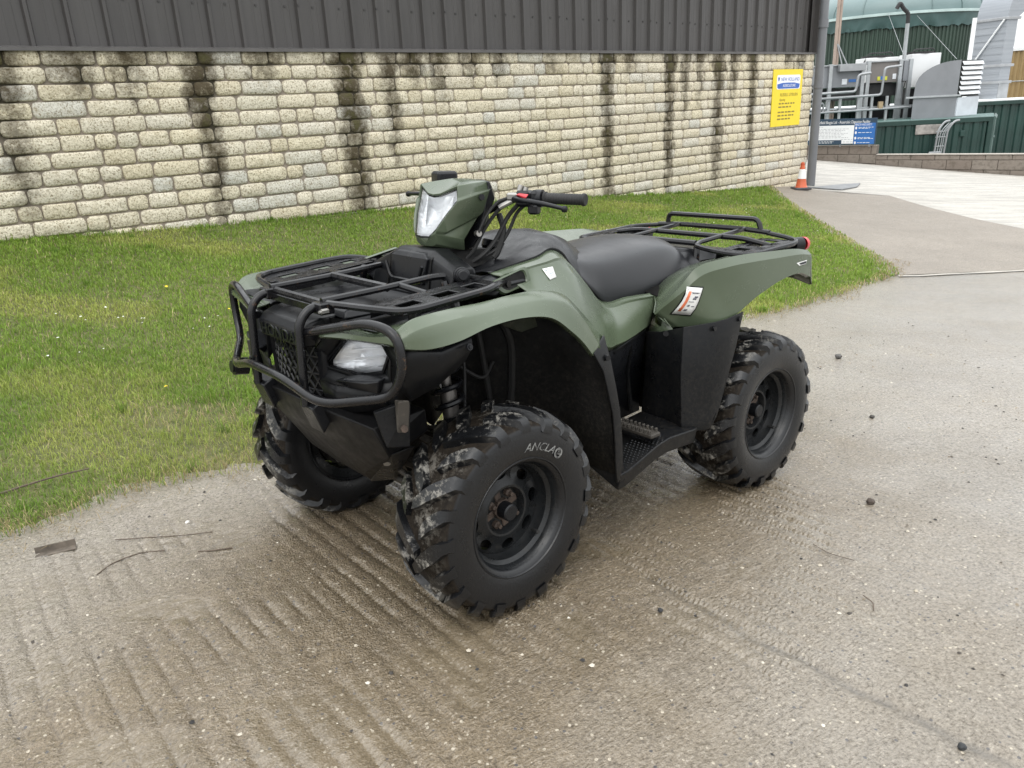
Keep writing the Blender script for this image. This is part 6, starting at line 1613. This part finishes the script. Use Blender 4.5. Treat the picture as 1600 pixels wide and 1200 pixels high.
tr = bvh(REAR_M); q4 = [(-.2023, .843), (-.2505, .836), (-.2282, .7425), (-.1925, .7455)]
def sub(q, a0, a1, b0, b1):
    A, B, C_, D = [np.array(p) for p in q]
    f = lambda a, b: tuple((A * (1 - b) + B * b) * (1 - a) + (D * (1 - b) + C_ * b) * a)
    return [f(a0, b0), f(a0, b1), f(a1, b1), f(a1, b0)]
decal(tr, 'warning_label_border', sub(q4, -.04, 1.04, -.07, 1.07), M_BLK, .0012); decal(tr, 'warning_label', q4, M_STK, .0020)
decal(tr, 'label_band', sub(q4, .14, .88, .14, .30), M_STKO, .0032)
for a0, a1, b0, b1 in ((.30, .36, .62, .85), (.36, .43, .55, .78), (.62, .68, .42, .55), (.66, .69, .68, .86), (.78, .85, .40, .56), (.17, .19, .35, .9), (.20, .22, .4, .8), (.50, .52, .38, .7)): decal(tr, 'label_print', sub(q4, a0, a1, b0, b1), M_STKI, .0032, 2)
ts = bvh(SIDE_M); q4 = [(.322, .947), (.272, .948), (.283, .920), (.320, .917)]
decal(ts, 'small_label', q4, M_STK, .0016, 4)
for a0, a1, b0, b1 in ((.15, .3, .1, .3), (.5, .6, .3, .8), (.7, .75, .2, .7)): decal(ts, 'label_print', sub(q4, a0, a1, b0, b1), simple('sticker_pale_ink', (.35, .4, .42), .5) if a0 < .2 else bpy.data.materials['sticker_pale_ink'], .0026, 2)
# ------------------------------------------------------------------ headlamp pod and handlebar
V = dict(Lc0=(.482, 0, 1.160), L1=(.478, .03, 1.163), L2=(.461, .090, 1.183), L3=(.466, .097, 1.152), L4=(.497, .074, 1.107), L5=(.519, .052, 1.066), L6=(.535, .036, 1.044), L7=(.541, 0, 1.042),
         B0=(.488, 0, 1.168), B1=(.484, .03, 1.171), B2=(.463, .098, 1.197), R1=(.433, .072, 1.204), P=(.409, 0, 1.214), Hm=(.380, .055, 1.207), H=(.352, .102, 1.206), Hc=(.345, 0, 1.211), Hl=(.346, .116, 1.184),
         N=(.470, .103, 1.158), T1=(.474, .110, 1.151), T2=(.355, .121, 1.177), r2=(.381, .120, 1.115), Cr=(.394, .119, 1.104), Cf=(.500, .080, 1.056), F4=(.506, .084, 1.103), F5=(.526, .061, 1.063),
         Cr2=(.398, .111, 1.098), Cf2=(.503, .070, 1.050), r3=(.431, .107, 1.057), r4=(.447, .102, 1.033), LF=(.525, .058, 1.052), bot=(.452, .085, 1.000), LF2=(.519, .052, 1.020), Ch=(.522, .03, 1.011), Chc=(.524, 0, 1.010), bc=(.450, 0, .996))
FC = [('Lc0', 'L1', 'B1', 'B0'), ('L1', 'L2', 'B2', 'B1'), ('B0', 'B1', 'R1', 'P'), ('B1', 'B2', 'R1'), ('P', 'R1', 'Hm'), ('R1', 'B2', 'H', 'Hm'), ('P', 'Hm', 'H', 'Hc'), ('B2', 'N', 'Hl', 'H'), ('N', 'T1', 'T2', 'Hl'),
      ('T1', 'F4', 'r2', 'T2'), ('F4', 'Cf', 'Cr', 'r2'), ('F4', 'F5', 'Cf'), ('Cf', 'Cf2', 'Cr2', 'Cr'), ('Cf2', 'r4', 'r3', 'Cr2'), ('Cf2', 'LF', 'r4'), ('Cf', 'F5', 'LF', 'Cf2'), ('LF', 'LF2', 'bot', 'r4'),
      ('L2', 'L3', 'N', 'B2'), ('L3', 'L4', 'F4', 'T1'), ('L3', 'T1', 'N'), ('L4', 'L5', 'F5', 'F4'), ('L5', 'L6', 'LF', 'F5'), ('L6', 'Ch', 'LF2', 'LF'), ('L7', 'Chc', 'Ch', 'L6'), ('LF2', 'Ch', 'bot'), ('Ch', 'Chc', 'bc', 'bot')]
ks = list(V); m = MB()
for sg in (1, -1): m.add([(V[q][0], sg * V[q][1], V[q][2]) for q in ks], [tuple(ks.index(q) for q in (f if sg > 0 else f[::-1])) for f in FC])
pod = quad_part('headlamp_pod', m, M_GRN, 18)
bm = bmesh.new(); bm.from_mesh(pod.data); bmesh.ops.remove_doubles(bm, verts=bm.verts[:], dist=1e-4); bmesh.ops.recalc_face_normals(bm, faces=bm.faces[:]); bm.to_mesh(pod.data); bm.free()
md = pod.modifiers.new('bevel', 'BEVEL'); md.width = .0022; md.segments = 2; md.limit_method = 'ANGLE'; md.angle_limit = R_(16)
md = pod.modifiers.new('solid', 'SOLIDIFY'); md.thickness = .003; md.offset = -1
for sy in (1, -1):
    quad_part('bolt', MB().cyl((.385, sy * .112, 1.158), (.388, sy * .1235, 1.159), .0095, 12), M_BLKC, parent=pod)
BK = [(.352, .120, 1.204), (.325, .110, 1.150), (.385, .105, 1.04), (.405, .07, .995), (.29, .07, 1.165), (.32, .05, 1.208), (.36, .115, 1.17), (.35, .05, 1.0)]
quad_part('pod_back', MB().hull(BK + flip(BK)), M_BLKC, 16, parent=pod, bevel=.004)
half = [V[q] for q in ('Lc0', 'L1', 'L2', 'L3', 'L4', 'L5', 'L6', 'L7')]
ring = half + [(x, -y, z) for x, y, z in half[-2:0:-1]]; n = len(ring)
c = sum((Vector(p) for p in ring), Vector()) / n; nrm = Vector((.90, 0, .42)).normalized()
M_BOWL = NT('lamp_bowl', .3, .35, (.88, .89, .90)); _v = M_BOWL.coord('Object', QB, (26, 8, 26)); M_BOWL.bump(M_BOWL.noise(_v, 3, 2), .4, .01)
m = MB(); rows = [[Vector(p) - nrm * .002 for p in ring], [Vector(p) + (c - Vector(p)) * .35 - nrm * .022 for p in ring], [Vector(p) + (c - Vector(p)) * .8 - nrm * .03 for p in ring]]
m.grid(rows, closev=True); m.add(rows[2], [tuple(range(n))]); bowl = quad_part('lamp_bowl', m, M_BOWL, 30, parent=pod)
m = MB(); rows = [[Vector(p) + (c - Vector(p)) * t + nrm * o for p in ring] for t, o in ((0, .001), (.06, .006), (.4, .010), (.75, .012))]
m.grid(rows, closev=True); m.add(rows[-1], [tuple(range(n))]); quad_part('lens', m, M_GLASS, 60, parent=pod)
quad_part('lamp_bezel', MB().tube([Vector(p) + (Vector(p) - c) * .01 - nrm * .001 for p in ring], .0022, 6, closed=True), M_BLK, parent=pod)
for sy in (1, -1): quad_part('reflector_facet', MB().hull([c + Vector((x, sy * y, z)) for x, y, z in ((-.030, .080, .05), (-.024, .045, .045), (.004, .030, -.045), (-.002, .05, -.02), (-.020, .075, -.01))]), M_BOWL, 0, parent=pod)
quad_part('bolt', MB().cyl((.392, .095, 1.045), (.395, .113, 1.047), .010, 12), M_STL)

quad_part('steering_stem', MB().tube([(.33, 0, 1.10), (.44, 0, .90)], .024, 12).box((.34, 0, 1.09), (.07, .13, .05), .01), M_OILY)
hb = MB().tube(fillet([(.200, .372, 1.150), (.245, .24, 1.152), (.275, .13, 1.148), (.32, .05, 1.10), (.32, -.05, 1.10), (.275, -.13, 1.148), (.245, -.24, 1.152), (.200, -.372, 1.150)], .04), .0112, 10)
bar = quad_part('handlebar', hb, M_TUBE)
for sy in (1, -1):
    k = lambda P: [Vector((x, sy * y, z)) for x, y, z in P]
    g = k([(.243, .252, 1.152), (.196, .383, 1.150)]); ax = (g[1] - g[0]); M = frame(g[0], *( (Vector((0, 0, 1)), ax.normalized().cross(Vector((0, 0, 1))) if sy > 0 else ax.normalized().cross(Vector((0, 0, 1)))) ))
    L = ax.length; d = ax.normalized(); u = d.cross(Vector((0, 0, 1))).normalized(); v = u.cross(d)
    prof = [(.0185, 0), (.0205, .001), (.0205, .007), (.0168, .009)]; s = .012
    while s < L - .012: prof += [(.0162, s), (.0172, s + .0015), (.0172, s + .0055), (.0162, s + .007)]; s += .0088
    prof += [(.0170, L - .010), (.0190, L - .008), (.0190, L - .001), (.0165, L + .002), (.001, L + .002)]
    rows = [[g[0] + d * h + (u * math.cos(2 * math.pi * q / 20) + v * math.sin(2 * math.pi * q / 20)) * r for q in range(20)] for r, h in prof]
    quad_part('grip', MB().grid(rows, closev=True), M_RUBG, 35, parent=bar)
    # switch block and lever perch
    p0 = Vector((.258, sy * .205, 1.152))
    rot = Matrix.Rotation(sy * R_(19), 3, 'Z')
    quad_part('switch_block', MB().box(p0 + Vector((.004, sy * -.022, -.002)), (.046, .050, .050), .008, rot).box(p0 + Vector((.0, sy * .028, .003)), (.050, .030, .046), .010, rot), M_BLKC, 25, parent=bar)
    quad_part('switch_base', MB().box(p0 + Vector((.012, sy * .030, -.033)), (.034, .034, .030), .006, rot), M_BLKC, 20, parent=bar)
    quad_part('clamp_collar', MB().cyl(p0 + Vector((-.003, sy * .030, 0)), p0 + Vector((-.010, sy * .046, 0)), .027, 18), M_BLKC, 40, parent=bar)
    quad_part('brake_lever', MB().tube(fillet(k([(.292, .170, 1.150), (.300, .215, 1.148), (.288, .290, 1.140), (.262, .348, 1.128)]), .05, 5), [.010] * 3 + [.009] * 5 + [.0075] * (14 - 8 - 0)).lathe([(.0001, -.011), (.008, -.008), (.0115, 0), (.008, .008), (.0001, .011)], 12, Matrix.Translation(k([(.259, .354, 1.126)])[0])), M_BLKC, 50, parent=bar) if False else None
    P = fillet(k([(.285, .150, 1.151), (.302, .205, 1.148), (.290, .290, 1.141), (.260, .350, 1.127)] if sy > 0 else [(.285, .150, 1.151), (.318, .205, 1.152), (.318, .310, 1.150), (.302, .402, 1.146)]), .05, 5); nn_ = len(P)
    quad_part('brake_lever', MB().tube(P, [.0105 - .004 * i / (nn_ - 1) for i in range(nn_)], 8).lathe([(.0001, -.011), (.008, -.008), (.0112, 0), (.008, .008), (.0001, .011)], 12, Matrix.Translation(k([(.257, .354, 1.125) if sy > 0 else (.300, .408, 1.145)])[0])), M_BLKC, 50, parent=bar)
    quad_part('lever_perch', MB().box(Vector((.283, sy * .155, 1.156)), (.034, .040, .024), .005, rot), M_STL, 20, parent=bar)
quad_part('parking_lever', MB().hull([(.296, .176, 1.162), (.305, .20, 1.164), (.300, .232, 1.158), (.288, .230, 1.166), (.282, .18, 1.168), (.290, .2, 1.152), (.30, .225, 1.150)]), M_REDP, 25, parent=bar, bevel=.002)
quad_part('choke_knob', MB().cyl((.268, .165, 1.172), (.262, .168, 1.190), .010, 12).cyl((.262, .185, 1.172), (.258, .187, 1.184), .008, 12), M_STL, parent=bar)
quad_part('brake_reservoir', MB().box((.262, -.235, 1.205), (.075, .085, .045), .008, Matrix.Rotation(R_(-19), 3, 'Z')).box((.27, -.22, 1.172), (.05, .06, .03), .006), M_BLKC, 20, parent=bar, bevel=.002)
for P, r_ in (([(.28, .16, 1.145), (.31, .12, 1.12), (.36, .10, 1.06), (.40, .085, .99), (.45, .06, .94)], .006), ([(.275, .17, 1.135), (.29, .13, 1.09), (.33, .115, 1.02), (.385, .10, .97), (.44, .05, .93)], .0075),
              ([(.26, .18, 1.13), (.27, .15, 1.10), (.29, .13, 1.04), (.33, .115, .99), (.39, .09, .96)], .006), ([(.285, .15, 1.155), (.33, .13, 1.14), (.37, .12, 1.10), (.395, .11, 1.05)], .005),
              ([(.30, .10, 1.10), (.30, .12, 1.05), (.325, .12, .985), (.34, .115, .965)], .010), ([(.28, -.16, 1.145), (.33, -.12, 1.10), (.38, -.09, 1.0), (.43, -.05, .93)], .006)):
    quad_part('cable', MB().tube(catmull(P, 20), r_, 8), M_RUBG)
quad_part('cable_sleeve', MB().tube([(.288, .150, 1.142), (.318, .122, 1.122)], .0085, 8), M_STL)
quad_part('stem_shroud', MB().hull([(x, y, z) for x, y, z in ((.33, .07, .99), (.33, -.07, .99), (.46, .06, .99), (.46, -.06, .99), (.30, .10, .955), (.30, -.10, .955), (.50, .10, .93), (.50, -.10, .93))]), M_LIN, 20)
# ------------------------------------------------------------------ odds and ends on the ground
def ground_thing(name, label, cat, x, y, mb, mat, dz=0.0, group=None, **k):
    o = mb.build(name, mat, **k); o.location = (x, y, gz1(x, y) + dz); return tag(o, label, cat, group)
M_BARK = simple('dead_twig', (.10, .075, .055), .85, var=.4, scale=30); M_SCRAP = simple('rusty_scrap', (.11, .09, .07), .7, var=.5, scale=25)
ground_thing('dead_stick', 'long dead stick lying in the grass at the left edge', 'stick', -1.95, 2.83,
             MB().tube(catmull([(-.16, -.10, .015), (-.08, -.045, .025), (0, -.0, .035), (.10, .05, .045), (.20, .09, .05)], 14), [.006 - .0002 * i for i in range(15)], 6), M_BARK)
A = R_(24); d = Vector((math.cos(A), math.sin(A), 0)); e = Vector((-d.y, d.x, 0))
P = []
for t in (-.062, .062):
    for o_, z in ((-.014, .002), (.012, .003), (.016, .024), (.019, .024), (.016, -.001), (-.014, -.002)): P.append(d * t + e * o_ + Vector((0, 0, z + .003)))
ground_thing('metal_scrap', 'short rusty bent piece of angle metal on the concrete by the grass edge', 'scrap metal', -1.60, 2.36, MB().add(P, [(i, (i + 1) % 6, 6 + (i + 1) % 6, 6 + i) for i in range(6)] + [(0, 1, 2, 3, 4, 5), (6, 7, 8, 9, 10, 11)]), M_SCRAP, smooth=0)
def twig(label, pts, r):
    r *= .6; x, y = pts[0]; mb = MB().tube(catmull([(a - x, b - y, gz1(a, b) - gz1(x, y) + .005) for a, b in pts], 10), r, 5); return ground_thing('twig', label, 'twig', x, y, mb, M_BARK, group='twigs on the concrete')
twig('curved dark twig on the concrete to the left of the ridged patch', [(-1.38, 2.20), (-1.36, 2.27), (-1.30, 2.33), (-1.22, 2.345)], .0032)
twig('straight pale stem lying beyond the rusty scrap', [(-1.43, 2.43), (-1.32, 2.44), (-1.2, 2.45), (-1.10, 2.47)], .0028)
twig('short thick dark twig on the ridged concrete', [(-1.10, 2.33), (-1.05, 2.335), (-.99, 2.35)], .0045)
twig('small bent twig on the grey concrete at the right', [(1.02, 1.97), (1.03, 1.93), (1.015, 1.89)], .0028)
twig('thin straw like twig on the grey concrete behind the stone', [(.99, 2.28), (1.02, 2.22), (1.08, 2.17)], .002)
def stone(label, x, y, r, col, seed):
    rr = random.Random(seed); bm = bmesh.new(); bmesh.ops.create_icosphere(bm, subdivisions=2, radius=r)
    for v in bm.verts: v.co *= rr.uniform(.78, 1.15); v.co.z *= .75
    me = bpy.data.meshes.new('pebble'); bm.to_mesh(me); bm.free(); me.materials.append(simple('pebble_' + str(seed), col, .8, var=.3, scale=60).m)
    o = bpy.data.objects.new('pebble', me); COL.objects.link(o); o.location = (x, y, gz1(x, y) + r * .55); return tag(o, label, 'stone', 'stones lying on the concrete')
stone('dark brown lump on the grey concrete right of the rear tyre', 1.32, 2.58, .016, (.06, .045, .035), 1)
stone('small pale pebble beside the front tyre', -.27, 2.03, .009, (.42, .36, .3), 2)
stone('small dark stone on the concrete near the rear tyre', 1.75, 3.5, .012, (.05, .045, .04), 3)
stone('flat dark lump far along the grey concrete', 2.03, 4.57, .022, (.09, .085, .08), 4)
stone('little dark stone in front of the front tyre', .40, 1.92, .008, (.03, .03, .032), 5)
stone('dark pebble near the end of the long crack', .97, 1.36, .010, (.03, .032, .034), 6)
stone('tiny white chip of stone near the rusty scrap', -1.22, 2.55, .009, (.62, .6, .56), 7)
